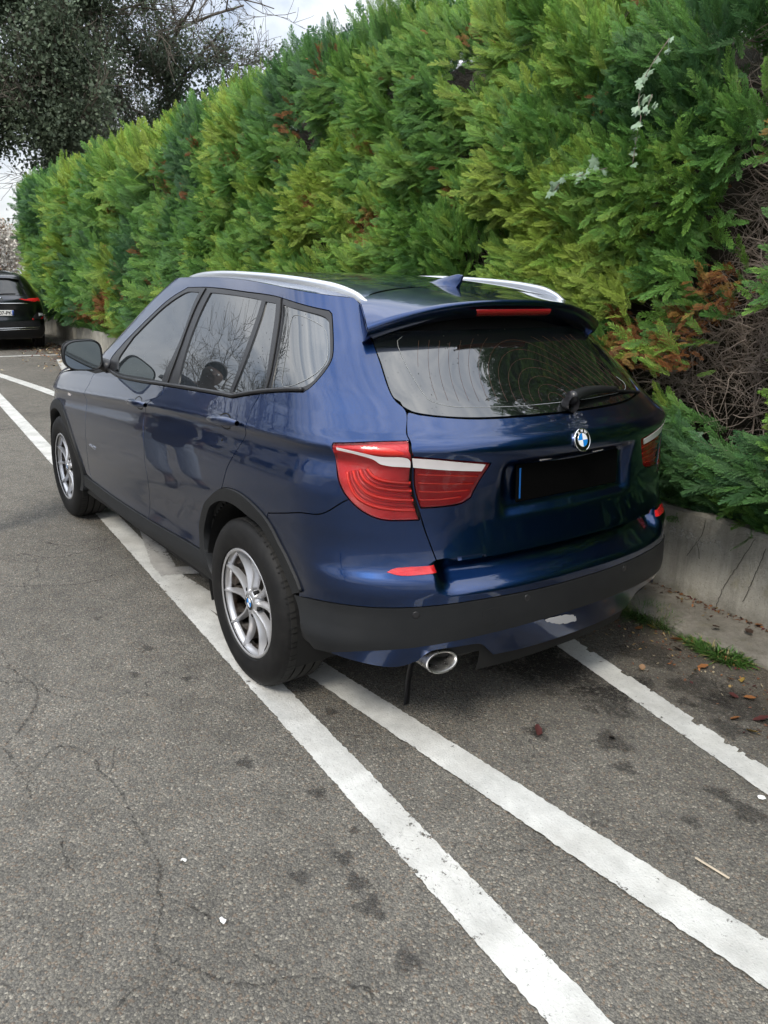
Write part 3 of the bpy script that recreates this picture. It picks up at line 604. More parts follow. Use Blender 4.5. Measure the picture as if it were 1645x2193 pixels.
# ------------------------------------------------------------------ ivy strands hanging on the hedge
M_ivy = material('ivy leaf', (.19, .30, .17), .38); n_ = Nodes(M_ivy); gpos = n_.pos(); n_.l(n_.mix(n_.noise(gpos, 60., 3), C4(.15, .25, .15), C4(.30, .40, .28)), n_.b.inputs['Base Color'])
lv = [(0, 0), (.30, -.10), (.50, .10), (.34, .32), (.46, .62), (.20, .60), (0, 1.0), (-.20, .60), (-.46, .62), (-.34, .32), (-.50, .10), (-.30, -.10)]
me_leaf = bpy.data.meshes.new('leaf'); Vl = [(0, .35, .05)] + [(x, y, -.10 * abs(x)) for x, y in lv]; me_leaf.from_pydata(Vl, [], [(0, 1 + k, 1 + (k + 1) % 12) for k in range(12)]); me_leaf.update(); me_leaf.materials.append(M_ivy)
def vine(label, pts, n, smin, smax):
    pts = np.array(pts); c = catmull(pts, .02); o0, _ = face(c[:, 0].copy(), c[:, 1].copy()); P = wp(c[:, 0], 0 * o0 + (.46 if c[0, 1] > 1.5 else .16), c[:, 1])
    v = empty('ivy_vine', tuple(P[0]), label, 'ivy', 'ivy strands on the hedge')
    rel(MB().tube(P, .0022, 5).build('stem', M_twig), v)
    for k in range(n):
        f = (k + hr.uniform(-.3, .3)) / (n - 1); q = P[int(np.clip(f, 0, 1) * (len(P) - 1))]
        s_ = hr.uniform(smin, smax); o = bpy.data.objects.new('leaf', me_leaf); link(o)
        Yd = np.array([-WT * hr.normal(-.1, .5) + WN * hr.normal(.25, .2) + np.array((0, 0, hr.normal(-.45, .5)))]); Zn = np.array([WN * .9 + WT * hr.normal(-.2, .3) + np.array((0, 0, .5))])
        o.rotation_euler = eulers(Yd, Zn)[0]; o.scale = (s_, s_, s_); o.location = q + hr.normal(0, .012, 3); rel(o, v)
vine('short pale ivy strand creeping sideways over the hedge', [(1.24, 2.06), (1.17, 2.11), (1.08, 2.12), (0.99, 2.13), (0.88, 2.14)], 17, .032, .060)
vine('long pale ivy strand hanging down the hedge at upper right', [(0.6, 2.61), (0.64, 2.57), (0.67, 2.54), (0.7, 2.5), (0.73, 2.44), (0.73, 2.38), (0.71, 2.33), (0.72, 2.27), (0.73, 2.14)], 24, .026, .052)
vine('shorter pale ivy strand right beside the long hanging one', [(0.66, 2.41), (0.68, 2.36), (0.69, 2.33)], 6, .025, .042)
vine('small dark ivy sprig low on the hedge beside the tail lamp', [(.52, .92), (.45, .95), (.40, .90)], 6, .03, .05)

# ------------------------------------------------------------------ blue car: outlines of its panels on the body surface, as (u, z)
D = {"crease":[[3.3586,0.9271],[3.0598,0.9608],[2.5658,1.0205],[2.1238,1.0548],[1.9308,1.0778],[1.563,1.0857],[1.0059,1.0988]],"dlo":[[3.708,1.0963],[3.4163,1.0844],[3.1066,1.0967],[2.6609,1.1237],[2.208,1.1465],[1.8531,1.1624],[1.7599,1.1652],[1.4679,1.2136],[1.1093,1.2639],[1.0656,1.2854],[0.9733,1.3633],[0.9324,1.4177],[0.9113,1.5185],[0.9041,1.5612],[0.9148,1.5706],[1.2443,1.5814],[2.017,1.5737],[2.9187,1.5749],[3.4022,1.5719],[3.4672,1.5642],[3.8392,1.519],[3.9596,1.4427],[3.9466,1.3311],[3.9231,1.2182],[3.9309,1.1767]],"fglass":[[2.9968,1.5509],[2.7636,1.3454],[2.7387,1.1422],[3.1089,1.1281],[3.4325,1.1114],[3.5978,1.1117],[3.9043,1.3123],[3.8578,1.4634],[3.6584,1.5189],[3.3712,1.5422]],"fdr":[[2.8842,1.5699],[2.6758,1.3042],[2.6329,1.1457],[2.671,1.1205],[2.5396,1.0228],[2.4887,0.9309],[2.4523,0.8668],[2.4441,0.7164],[2.4982,0.5495],[2.5499,0.3949]],"rglass":[[2.7061,1.5519],[2.4802,1.1496],[2.217,1.157],[1.8124,1.1791],[1.6252,1.5545]],"rpane":[[1.5465,1.5531],[1.77,1.1836],[1.446,1.2221],[1.3635,1.5559]],"rdr":[[1.2568,1.5792],[1.4272,1.2225],[1.4685,1.2161],[1.5758,1.1048],[1.5537,1.0554],[1.5568,0.9703],[1.6079,0.8823],[1.6455,0.8092]],"qglass":[[1.2321,1.5583],[0.94,1.546],[0.9281,1.5351],[0.9489,1.4126],[0.9691,1.3838],[1.077,1.2974],[1.3869,1.2322]],"lampo":[[1.0009,1.1087],[0.8579,1.1229],[0.7353,1.1284],[0.7357,1.0554],[0.6739,0.8618],[0.8064,0.8656],[0.8706,0.8922],[0.9225,0.9385],[0.9717,1.0065],[1.0117,1.0758]],"lampi":[[0.7421,1.077],[0.6588,1.0688],[0.4376,1.0415],[0.4912,0.9261],[0.5243,0.9096],[0.6053,0.9026],[0.675,0.9021]],"refl":[[0.8105,0.6902],[0.7813,0.7042],[0.6381,0.7098],[0.6338,0.6816],[0.7755,0.6804]],"gateL":[[0.7469,1.6057],[0.7596,1.5306],[0.7429,1.4803],[0.7359,1.4121],[0.7338,1.2764],[0.7047,1.229],[0.7305,1.1447],[0.7304,1.1284],[0.7357,1.0554],[0.6735,0.8855],[0.649,0.7974],[0.6256,0.7129]],"glassb":[[0.7344,1.5185],[0.7359,1.4121],[0.7338,1.2764],[0.7148,1.2323],[0.6693,1.2177],[0.461,1.1962],[0.1928,1.1885],[-0.144,1.1897],[-0.5003,1.1922],[-0.7611,1.197],[-0.8444,1.3018],[-0.8907,1.4108],[-0.8859,1.4723],[-0.305,1.5306],[0.2084,1.5324],[0.5124,1.5209],[0.6861,1.5056]],"bumpline":[[1.2442,0.5257],[1.0044,0.5734],[0.8216,0.5733],[0.6764,0.5739],[0.4578,0.5846],[0.1649,0.5783],[-0.1712,0.548],[-0.7894,0.5331]],"lowline":[[1.0087,0.3828],[0.8901,0.4158],[0.7328,0.4282],[0.472,0.4462],[0.1368,0.4518],[-0.3215,0.4263],[-0.7412,0.3956]],"bottom":[[1.0756,0.3968],[0.9187,0.3599],[0.7902,0.3364],[0.5194,0.342],[0.352,0.3412],[0.0976,0.3244],[-0.1841,0.333],[-0.4207,0.3373]],"archo":[[1.9519,0.4384],[1.9596,0.5392],[1.8972,0.6393],[1.7672,0.7341],[1.6679,0.7937],[1.5985,0.8175],[1.5116,0.8235],[1.413,0.8045],[1.3356,0.768],[1.29,0.7144],[1.263,0.6523],[1.223,0.597],[1.1927,0.5533]],"archi":[[1.9074,0.4492],[1.9166,0.5302],[1.8473,0.6405],[1.746,0.7116],[1.6569,0.75],[1.5618,0.7632],[1.4568,0.7468],[1.3759,0.7242],[1.3442,0.6664],[1.2962,0.5889],[1.2411,0.5261]],"sillt":[[3.5751,0.3841],[3.0893,0.3847],[2.566,0.4044],[2.0036,0.4412],[1.9124,0.4425]],"sillb":[[3.421,0.3166],[2.7786,0.3185],[2.0273,0.339],[1.8938,0.3226]],"farch":[[4.1561,0.7291],[4.1657,0.773],[3.9455,0.8063],[3.6931,0.7512],[3.5539,0.6241],[3.58,0.4487],[3.556,0.3856]],"railo":[[4.0601,1.5825],[4.0091,1.6234],[3.5919,1.642],[3.1296,1.6495],[2.2045,1.65],[1.1117,1.668],[0.8922,1.6649],[0.7798,1.6461],[0.719,1.6142]],"fdoorf":[[3.7035,1.0602],[3.4176,0.971],[3.3947,0.9119],[3.3328,0.7775],[3.3648,0.5992],[3.4341,0.4648],[3.4468,0.3913]],"rlamp":[[-0.3907,1.0323],[-0.7556,1.048],[-0.7942,0.8608],[-0.5072,0.9038]],"bumpgate":[[0.6256,0.7129],[0.3167,0.7211],[-0.1965,0.7159],[-0.6769,0.6777]],"fuel":[[1.3215,0.7948],[1.123,0.8486],[1.0127,0.8669],[0.9327,0.917]],"whiteo":[[0.9889,1.0962],[0.9283,1.088],[0.8536,1.0753],[0.7491,1.0683],[0.736,1.041],[0.7994,1.0435],[0.8416,1.0501],[0.8698,1.0646],[0.9327,1.0795],[0.9912,1.0882]],"whitei":[[0.7378,1.0715],[0.6583,1.0648],[0.4538,1.0385],[0.4629,1.0163],[0.5957,1.0278],[0.7263,1.0409]],"orange":[[0.9077,1.0816],[0.8755,1.0993],[0.8039,1.1078],[0.7632,1.0826]],"arc1":[[0.945,1.0178],[0.918,0.9734],[0.8831,0.9322],[0.8297,0.9082],[0.7518,0.8968],[0.6881,0.8939]],"arc2":[[0.9258,1.0227],[0.8953,0.9847],[0.8552,0.9525],[0.7991,0.9357],[0.6947,0.9271]],"arc3":[[0.9052,1.0275],[0.8741,0.9971],[0.8313,0.9739],[0.7794,0.9641],[0.7042,0.9588]],"arc4":[[0.8816,1.0322],[0.8509,1.0091],[0.8107,0.995],[0.7698,0.9894],[0.7135,0.9859]],"led1":[[0.6977,1.0139],[0.5878,1.0068],[0.4647,0.9953]],"led2":[[0.6859,0.9853],[0.5874,0.9778],[0.475,0.9715]],"led3":[[0.678,0.9565],[0.5906,0.9509],[0.4895,0.95]],"led4":[[0.6737,0.928],[0.5972,0.9259],[0.5186,0.9299]],"handf":[[2.7306,0.9987],[2.5169,1.0174]],"handr":[[1.8764,1.0649],[1.6335,1.0865]],"badge":[[3.3009,0.6247],[3.1549,0.6229]],"frtri":[[3.5978,1.1117],[3.9043,1.3123],[3.9712,1.298],[3.8814,1.1624],[3.7333,1.1034]],"sensor":[[0.7318,0.5471],[0.2875,0.5539]],"tow":[[0.4823,0.5357],[0.4156,0.5374],[0.4169,0.4839],[0.4731,0.4882]],"scratch":[[0.168,0.4386],[0.0866,0.4387],[-0.0092,0.4107],[-0.0222,0.3907],[0.0597,0.3951],[0.1322,0.4177]],"keyh":[[1.6965,0.9946]],"qfrit":[[1.1462,1.5297],[0.9627,1.5179],[0.9496,1.5038],[0.963,1.4044],[1.0882,1.3144],[1.2706,1.273],[1.2108,1.415]]}
D = {k: np.array(v) for k, v in D.items()}
def panel(b, name, poly, mat, parent, off=0., thick=.014, gap=.0022, holes=(), du=.022, dz=.012, skirt_mat=None, round_=.0):
    """a shell panel cut from body surface b along poly (u, z), with its edges turned in"""
    poly = np.asarray(poly, float)
    k = np.linalg.norm(poly - np.roll(poly, 1, 0), axis=1) > 2e-4; poly = poly[k]
    ar = .5 * np.sum(poly[:, 0] * np.roll(poly[:, 1], -1) - np.roll(poly[:, 0], -1) * poly[:, 1])
    if ar < 0: poly = poly[::-1]
    def met(q):
        e = .004; gu = np.linalg.norm(b.P(q[:, 0] + e, q[:, 1]) - b.P(q[:, 0] - e, q[:, 1]), axis=1) / (2 * e); gz = np.linalg.norm(b.P(q[:, 0], q[:, 1] + e) - b.P(q[:, 0], q[:, 1] - e), axis=1) / (2 * e); return np.stack([np.maximum(gu, .05), np.maximum(gz, .3)], 1)
    def inset(pl, g):
        if g == 0: return pl
        m = met(pl); t = (np.roll(pl, -1, 0) - np.roll(pl, 1, 0)) * m; t /= np.linalg.norm(t, axis=1, keepdims=True) + 1e-12
        return pl + np.stack([-t[:, 1], t[:, 0]], 1) * g / m
    poly = inset(poly, gap); loops = [poly]
    for h in holes:
        h = np.asarray(h, float); a2 = .5 * np.sum(h[:, 0] * np.roll(h[:, 1], -1) - np.roll(h[:, 0], -1) * h[:, 1])
        if a2 > 0: h = h[::-1]
        loops.append(inset(h, gap))
    lo = poly.min(0); hi = poly.max(0); sc = met(poly).mean(0)
    gx = np.arange(lo[0], hi[0], du / sc[0] if sc[0] > .3 else du); gz = np.arange(lo[1], hi[1], dz)
    g = np.stack(np.meshgrid(gx, gz, indexing='ij'), -1).reshape(-1, 2); g = g + ((np.arange(len(g)) % 2)[:, None] * 0)
    ins = inpoly(g, poly)
    for h in loops[1:]: ins &= ~inpoly(g, h)
    g = g[ins]
    for l in loops: g = g[bdist(g * sc, l * sc) > .35 * min(du, dz)]
    pts = []; ed = []
    for l in loops:
        o_ = len(pts); pts += [tuple(x) for x in l * sc]; ed += [(o_ + i, o_ + (i + 1) % len(l)) for i in range(len(l))]
    pts += [tuple(x) for x in g * sc]
    r = delaunay_2d_cdt([Vector(x) for x in pts], ed, [], 0, 1e-6)
    q = np.array([v[:] for v in r[0]]) / sc; tri = np.array([f for f in r[2] if len(f) == 3])
    cen = q[tri].mean(1); ok = inpoly(cen, poly)
    for h in loops[1:]: ok &= ~inpoly(cen, h)
    tri = tri[ok]
    A = q[tri]; cr_ = (A[:, 1, 0] - A[:, 0, 0]) * (A[:, 2, 1] - A[:, 0, 1]) - (A[:, 1, 1] - A[:, 0, 1]) * (A[:, 2, 0] - A[:, 0, 0])
    tri = tri[np.abs(cr_) > 1e-10]; cr_ = cr_[np.abs(cr_) > 1e-10]
    tri[cr_ > 0] = tri[cr_ > 0][:, ::-1]       # outward
    N = b.N(q[:, 0], q[:, 1]); V = b.P(q[:, 0], q[:, 1]) + N * off; F = [tuple(t) for t in tri.tolist()]; NN = N
    Vs = [V]; Ns = [NN]; base = len(V)
    for l in loops:
        n0 = b.N(l[:, 0], l[:, 1]); p0 = b.P(l[:, 0], l[:, 1]) + n0 * off; p1 = p0 - n0 * thick
        t = np.roll(p0, -1, 0) - np.roll(p0, 1, 0); t /= np.linalg.norm(t, axis=1, keepdims=True) + 1e-12; lat = np.cross(n0, t)
        m = len(l); Vs += [p0, p1]; Ns += [lat + n0 * .35, lat]
        for i in range(m):
            j = (i + 1) % m; F.append((base + i, base + j, base + m + j, base + m + i))
        base += 2 * m
    NN = np.concatenate(Ns); NN /= np.linalg.norm(NN, axis=1, keepdims=True) + 1e-12
    return mesh(name, np.concatenate(Vs), F, mat, parent, True, N=NN)
cat = catmull
mir = lambda p: np.asarray(p) * np.array((-1, 1))
def sym(half):
    """half runs from the centre line (u = 0) ... to the centre line again on the left; add the mirrored right half"""
    return np.vstack([half, mir(half)[::-1]])
# ---- materials
def paint(name, base, flake=.0):
    m = material(name, base, .31, 1., Coat_Weight=1., Coat_Roughness=.015); n = Nodes(m); n.b.inputs['Coat IOR'].default_value = 1.56
    f = n.n('ShaderNodeTexVoronoi', {'Vector': n.pos(), 'Scale': 900.}).outputs['Color']; fs = n.n('ShaderNodeSeparateColor', {0: f}).outputs[0]
    n.l(n.mix(n.math('MULTIPLY', fs, .25), C4(*base), C4(*[min(1, c * 2.2) for c in base])), n.b.inputs['Base Color'])
    # road film: a little dust low on the body dulls the clear coat
    sz = n.n('ShaderNodeSeparateXYZ', {0: n.pos()}).outputs[2]; dn = n.math('ADD', sz, n.math('MULTIPLY', n.math('SUBTRACT', n.noise(n.pos(), 7., 5, .65), .5), .35))
    n.l(n.ramp(dn, (.2, .10), (.65, .012)), n.b.inputs['Coat Roughness'])
    return m
M_blue = paint('deep blue metallic', (.0078, .030, .106))
M_plas = material('grey black plastic', (.012, .013, .015), .50, 0., Specular_IOR_Level=.25); n_ = Nodes(M_plas); n_.l(n_.mix(n_.noise(n_.pos(), 9., 5, .6), C4(.009, .010, .012), C4(.020, .021, .022)), n_.b.inputs['Base Color']); n_.l(n_.bump(n_.noise(n_.pos(), 700., 2), .0006, .5), n_.b.inputs['Normal'])
M_trim = material('satin black trim', (.014, .014, .016), .32)
M_black = material('black shell', (.004, .004, .004), .8)
M_rub = material('tyre rubber', (.010, .010, .011), .62, 0., Specular_IOR_Level=.28); n_ = Nodes(M_rub); n_.l(n_.mix(n_.ramp(n_.noise(n_.pos(), 16., 5, .7), (.4, 0.), (.7, 1.)), C4(.0055, .0055, .006), C4(.013, .0125, .012)), n_.b.inputs['Base Color'])
M_alloy = material('wheel silver', (.62, .62, .635), .30, .70)
M_tread = material('tread rubber', (.024, .0235, .022), .85); n_ = Nodes(M_alloy)
M_dust = material('brake dust', (.30, .26, .23), .6, .2); n_ = Nodes(M_dust); n_.l(n_.mix(n_.ramp(n_.noise(n_.pos(), 22., 6, .7), (.42, 0.), (.62, 1.)), C4(.26, .24, .22), C4(.09, .05, .03)), n_.b.inputs['Base Color'])
M_chrome = material('chrome', (.75, .76, .78), .12, 1.)
M_rail = material('satin aluminium', (.74, .76, .79), .30, .9)
M_steel = material('exhaust steel', (.42, .41, .39), .28, .95); n_ = Nodes(M_steel); n_.l(n_.ramp(n_.noise(n_.pos(), 30., 4), (.3, .18), (.7, .45)), n_.b.inputs['Roughness'])
def glass_mat(name, tint=(.010, .012, .013), spots=True, ior=2.45):
    m = material(name, tint, .012); n = Nodes(m); n.b.inputs['IOR'].default_value = ior
    n.b.inputs['Coat Weight'].default_value = 0.
    if spots:      # dried rain drops
        v = n.n('ShaderNodeTexVoronoi', {'Vector': n.pos(), 'Scale': 70.}); d = v.outputs['Distance']; c = n.n('ShaderNodeSeparateColor', {0: v.outputs['Color']}).outputs[0]
        cl = n.ramp(n.noise(n.pos(), 4.5, 3), (.48, 0.), (.62, 1.))
        sp_ = n.math('MULTIPLY', n.math('MULTIPLY', n.ramp(d, (.17, 1.), (.21, 0.)), n.ramp(c, (.66, 0.), (.68, 1.))), cl)
        n.l(n.mix(sp_, C4(*tint), C4(.015, .015, .015)), n.b.inputs['Base Color']); n.l(n.math('MULTIPLY', sp_, .7), n.b.inputs['Roughness'])
        n.l(n.math('SUBTRACT', .5, n.math('MULTIPLY', sp_, .5)), n.b.inputs['Specular IOR Level'])
    return m
M_glass = glass_mat('side glass', (.020, .024, .027)); M_glassr = glass_mat('dark rear glass', (.006, .007, .007), True, 2.1)
M_mirror = material('mirror glass', (.36, .40, .40), .03, 1.)
M_red = material('red reflector', (.70, .012, .020), .22, 0., Coat_Weight=1.)
n_ = Nodes(M_red); wv = n_.n('ShaderNodeTexWave', {'Vector': n_.pos(), 'Scale': 90., 'Distortion': .4}, bands_direction='Z').outputs['Fac']; n_.l(n_.bump(wv, .003, .5), n_.b.inputs['Normal']); n_.l(n_.mix(n_.noise(n_.pos(), 26., 3), C4(.42, .006, .012), C4(.86, .022, .028)), n_.b.inputs['Base Color'])
M_redd = material('dark red lamp', (.40, .008, .014), .25)
M_redb = material('bright red lamp', (.88, .05, .035), .25, 0., Coat_Weight=.5)
M_white = material('clear lamp', (.64, .60, .60), .16, 0., Coat_Weight=.6)
M_wtext = material('white lettering', (.75, .75, .75), .5)
M_bblue = material('emblem blue', (.012, .21, .62), .2); M_bwhite = material('emblem white', (.82, .83, .84), .2); M_bblack = material('emblem black', (.006, .006, .006), .15)
def lens_mat(name, col, ior=1.33):
    m = bpy.data.materials.new(name); m.use_nodes = True; t = m.node_tree; t.nodes.clear(); o_ = t.nodes.new('ShaderNodeOutputMaterial')
    a = t.nodes.new('ShaderNodeBsdfTransparent'); a.inputs[0].default_value = (*col, 1); g_ = t.nodes.new('ShaderNodeBsdfGlossy'); g_.inputs['Roughness'].default_value = .02
    f = t.nodes.new('ShaderNodeFresnel'); f.inputs[0].default_value = ior; x = t.nodes.new('ShaderNodeMixShader')
    t.links.new(f.outputs[0], x.inputs[0]); t.links.new(a.outputs[0], x.inputs[1]); t.links.new(g_.outputs[0], x.inputs[2]); t.links.new(x.outputs[0], o_.inputs[0]); return m
M_lens = lens_mat('lamp lens', (.98, .88, .88))
CAR = empty('parked_car', (0, 0, 0), 'dark blue estate car parked beside the hedge, seen from its rear corner', 'car')
TOPZ = 1.62
UE = car.UR + car.LS + car.UF
def u_at(x, z, b=car):
    """u on the left side for a given x at slice height z"""
    uu = np.linspace(.3, UE - .05, 900); out = []
    for xi, zi in zip(np.atleast_1d(x), np.atleast_1d(z)): out.append(np.interp(xi, b.P(uu, np.full_like(uu, zi))[:, 0], uu))
    return np.array(out)
def xz(pts):
    pts = np.array(pts, float); return np.stack([u_at(pts[:, 0], pts[:, 1]), pts[:, 1]], 1)
# ---- key lines
dlo = D['dlo']
dlo_bot = cat(dlo[:7]); dlo_b2 = cat(dlo[6:9]); dlo_kink = cat(dlo[8:14], .01); dlo_top = cat(dlo[14:19])
# front end of the window line follows the windscreen pillar
dlo_front = cat(np.vstack([dlo[18], xz([(1.24, 1.515), (1.40, 1.445), (1.56, 1.36), (1.70, 1.275), (1.80, 1.205), (1.845, 1.15)]), dlo[0]]), .015)
DLO = np.vstack([dlo_bot, dlo_b2[1:], dlo_kink[1:], cat(dlo[13:15], .005)[1:], dlo_top[1:], dlo_front[1:-1]])
fdr = D['fdr']; rdr = D['rdr']; fdf = D['fdoorf']
fdr_low = cat(fdr[3:]); rdr_low = cat(rdr[2:]); fdf_l = cat(fdf)
archo = D['archo']; archi = D['archi']
arch_f = lambda r, a0, a1, n=26, cx=2.81, cz=.352: xz([(cx + r * math.cos(t), cz + r * math.sin(t)) for t in np.linspace(R(a0), R(a1), n)])
arch_out = cat(archo); arch_in = cat(archi)
k6 = 5                                             # archo index at the top
gate = D['gateL']; fuel = D['fuel']; lampo = D['lampo']; lampi = D['lampi']
lamp_top = cat(lampo[:3]); lamp_in = cat(lampo[2:5]); lamp_bot = cat(lampo[4:10]); lamp_front = cat(np.vstack([lampo[8:], lampo[:1]]), .01)
LAMPO = np.vstack([lamp_top, lamp_in[1:], cat(np.vstack([lampo[4:], lampo[:1]]), .01)[1:-1]])
LAMPI = np.vstack([cat(lampi[:3]), cat(lampi[2:4])[1:], cat(lampi[3:])[1:], cat(np.vstack([lampi[-1:], lampi[:1]]))[1:-1]])
side_top = np.stack([np.linspace(gate[0][0], 4.25, 120), np.full(120, TOPZ)], 1)
gate_up = cat(gate[:8], .012)
fuel_l = cat(fuel)
iA = int(np.argmin(np.linalg.norm(arch_out - rdr_low[-1], axis=1))); iB = int(np.argmin(np.linalg.norm(arch_out - fuel[0], axis=1)))
lf = lamp_bot[np.argmin(np.linalg.norm(lamp_bot - fuel[-1], axis=1)):]
# body side: quarter, rear pillar, roof edge and windscreen pillar in one pressing
pil = xz([(1.50, 1.50), (1.66, 1.42), (1.84, 1.32), (1.97, 1.23), (2.02, 1.16)])
body_side = np.vstack([rdr_low[::-1], dlo_b2[np.argmin(np.linalg.norm(dlo_b2 - rdr_low[0], axis=1)) + 1:], dlo_kink[1:], cat(dlo[13:15], .005)[1:], dlo_top[1:], dlo_front[1:-4],
                       cat(np.vstack([dlo_front[-4], (4.16, 1.17), (4.24, 1.28), (4.24, 1.42), (4.25, 1.54), (4.25, TOPZ)]), .02), side_top[::-1][1:], gate_up[1:], lamp_top[::-1], LAMPO[len(LAMPO) - 1:len(LAMPO)],
                       lf[::-1][1:], fuel_l[::-1], arch_out[iA:iB + 1][::-1]])
sill_top = cat(D['sillt'])
door_r = np.vstack([dlo_bot[np.argmin(np.linalg.norm(dlo_bot - fdr[3], axis=1)):], dlo_b2[:np.argmin(np.linalg.norm(dlo_b2 - rdr_low[0], axis=1))], rdr_low, arch_out[:iA][::-1], np.array([(1.945, .442)]), sill_top[(sill_top[:, 0] < fdr[-1][0] - .01) & (sill_top[:, 0] > 1.97)][::-1], fdr_low[::-1][:-1]])
door_f = np.vstack([dlo_bot[:np.argmin(np.linalg.norm(dlo_bot - fdr[3], axis=1))], fdr_low, sill_top[(sill_top[:, 0] > fdr[-1][0] + .01) & (sill_top[:, 0] < fdf[-1][0] - .01)][::-1], fdf_l[::-1]])
farch_o = arch_f(.455, 24, 158)
fender = np.vstack([fdf_l, np.array([(fdf[-1][0] + .0, .39)]), xz([(2.30, .40)]), farch_o[::-1], np.array([(4.16, .55), (4.28, .62), (4.30, .80), (4.26, .90), (4.10, .985)]), np.array([(4.0, 1.02), (3.9, 1.055)])])
for sgn in (1, -1):
    q = (lambda p: p) if sgn > 0 else mir
    sd = 'left' if sgn > 0 else 'right'
    panel(car, 'body_side', q(body_side), M_blue, CAR)
    rd = panel(car, 'rear_door', q(door_r), M_blue, CAR); fd = panel(car, 'front_door', q(door_f), M_blue, CAR)
    panel(car, 'front_fender', q(fender), M_blue, CAR)
    # windows: black surround with openings, glass set back in them
    fg = cat(D['fglass'][:3]); fgl = np.vstack([fg, cat(D['fglass'][2:6])[1:], cat(xz([(1.665, 1.116), (1.70, 1.19), (1.585, 1.31)]), .012)[1:], cat(np.vstack([xz([(1.585, 1.31), (1.44, 1.395), (1.29, 1.47)]), D['fglass'][9], D['fglass'][0]]), .012)[1:-1]])
    quarter_tri = cat(np.vstack([xz([(1.72, 1.20), (1.715, 1.12), (1.80, 1.115), (1.79, 1.19), (1.63, 1.305)])]), .01, True)
    rgl = np.vstack([cat(D['rglass'][:2]), cat(D['rglass'][1:4])[1:], cat(D['rglass'][3:])[1:], cat(np.vstack([D['rglass'][4], (2.3, 1.552), D['rglass'][0]]))[1:-1]])
    rp = np.vstack([cat(D['rpane'][:2]), cat(D['rpane'][1:3])[1:], cat(D['rpane'][2:])[1:], cat(np.vstack([D['rpane'][3], D['rpane'][0]]))[1:-1]])
    qg = np.vstack([cat(D['qglass'][:3], .008), cat(D['qglass'][2:5], .01)[1:], cat(D['qglass'][4:7])[1:], cat(np.vstack([D['qglass'][6], D['qglass'][0]]))[1:-1]])
    panel(car, 'window_surround', q(DLO), M_trim, CAR, off=-.002, holes=[q(x) for x in (fgl, rgl, rp, qg)], thick=.018, du=.03, dz=.02)
    for nm, pl, par in (('front_window', fgl, fd), ('rear_window_pane', rgl, rd), ('rear_vent_pane', rp, rd), ('quarter_window', qg, CAR)):
        panel(car, nm, q(pl), M_glass, par, off=-.007, gap=-.003, thick=.004, du=.03, dz=.02)
    # belt moulding and door-frame joints
    lowm = np.vstack([dlo_bot, dlo_b2[1:]]); Pm = car.P(*q(lowm).T) + car.N(*q(lowm).T) * .001
    MB().tube(Pm + car.N(*q(lowm).T) * -.002 + np.array((0, 0, .010)), .0085, 8).build('belt_moulding', M_trim, CAR)
    for ln in (cat(D['fdr'][:4]), cat(D['rdr'][:3])):
        Pm = car.P(*q(ln).T) + car.N(*q(ln).T) * .0005; MB().tube(Pm, .0028, 6).build('door_joint', M_black, CAR)
    # sill, arch trims
    sb = D['sillb']; sillp = np.vstack([sill_top[(sill_top[:, 0] > 1.90)], cat(np.vstack([(1.836, .330), sb[1:3][::-1], sb[0], xz([(2.33, .318)])]), .02)])
    panel(car, 'sill', q(sillp), M_plas, CAR, off=.010, thick=.03)
    ao = cat(np.vstack([archo, D['bumpline'][0]])); ai = cat(archi)
    arch_low = np.vstack([(1.945, .44), (1.90, .40), (1.86, .33), (1.835, .33), (1.87, .40)])
    panel(car, 'wheel_arch_trim', q(np.vstack([arch_out, arch_in[::-1], cat(np.array([(1.892, .445), (1.80, .33)])), cat(np.array([(1.84, .33), (1.93, .42)]))])), M_plas, CAR, off=.009, thick=.06, gap=.0008)
    fo = arch_f(.455, -2, 190, 60); fi = arch_f(.395, -4, 192, 60)
    panel(car, 'wheel_arch_trim', q(np.vstack([fo, fi[::-1]])), M_plas, CAR, off=.009, thick=.06, gap=.0008)
# ---- rear: tailgate, glass, spoiler, bumper
glb = D['glassb']
gl_left = cat(gate[2:5]); 
gbot = np.array([(0, 1.189), (.191, 1.191), (.455, 1.197), (.62, 1.212), (.685, 1.226), (.712, 1.245)])
glass_half = np.vstack([(0, 1.189), cat(gbot, .015)[1:], cat(np.vstack([(.716, 1.262), gate[4], gate[3], gate[2], (.735, 1.515)]), .015), cat(np.array([(.70, 1.522), (.51, 1.530), (.208, 1.536), (0, 1.537)]), .02)])
gatebot = np.array([(0, .716), (.317, .716), (.55, .713), (.626, .712)])
li = lampi
gate_half = np.vstack([cat(gatebot, .02) + np.array((0, .003)), cat(gate[8:][::-1], .012)[1:] * np.array((1., 1.)), cat(np.array([gate[8], gate[7], gate[6]]), .012)[1:], cat(np.vstack([gate[6], (.712, 1.20), (.700, 1.222), (.66, 1.214)]), .01)[1:], cat(gbot[::-1][2:], .015)[1:] + np.array((0, -.004))])
gate_half[0, 0] = 0; 
inner_hole = LAMPI
GH = sym(gate_half[gate_half[:, 0] > 1e-4]); 
TG = panel(car, 'tailgate', GH, M_blue, CAR, holes=[LAMPI * np.array((1., 1.)) - np.array((.006, 0)), mir(LAMPI - np.array((.006, 0)))])
RW = panel(car, 'rear_window', sym(glass_half[glass_half[:, 0] > 1e-4]), M_glassr, CAR, off=.001, gap=.003, du=.03, dz=.02)
bl = D['bumpline']; ll = D['lowline']
bump_half = np.vstack([cat(np.array([(0, .577), (.16, .577), (.458, .583), (.68, .574), (.83, .571), (1.01, .566), (1.13, .55), (bl[0][0], .524)]), .02), cat(archo[iB // 3 if False else 8:][::-1], .012)[1:], ])
iC = int(np.argmin(np.linalg.norm(arch_out - fuel[0], axis=1)))
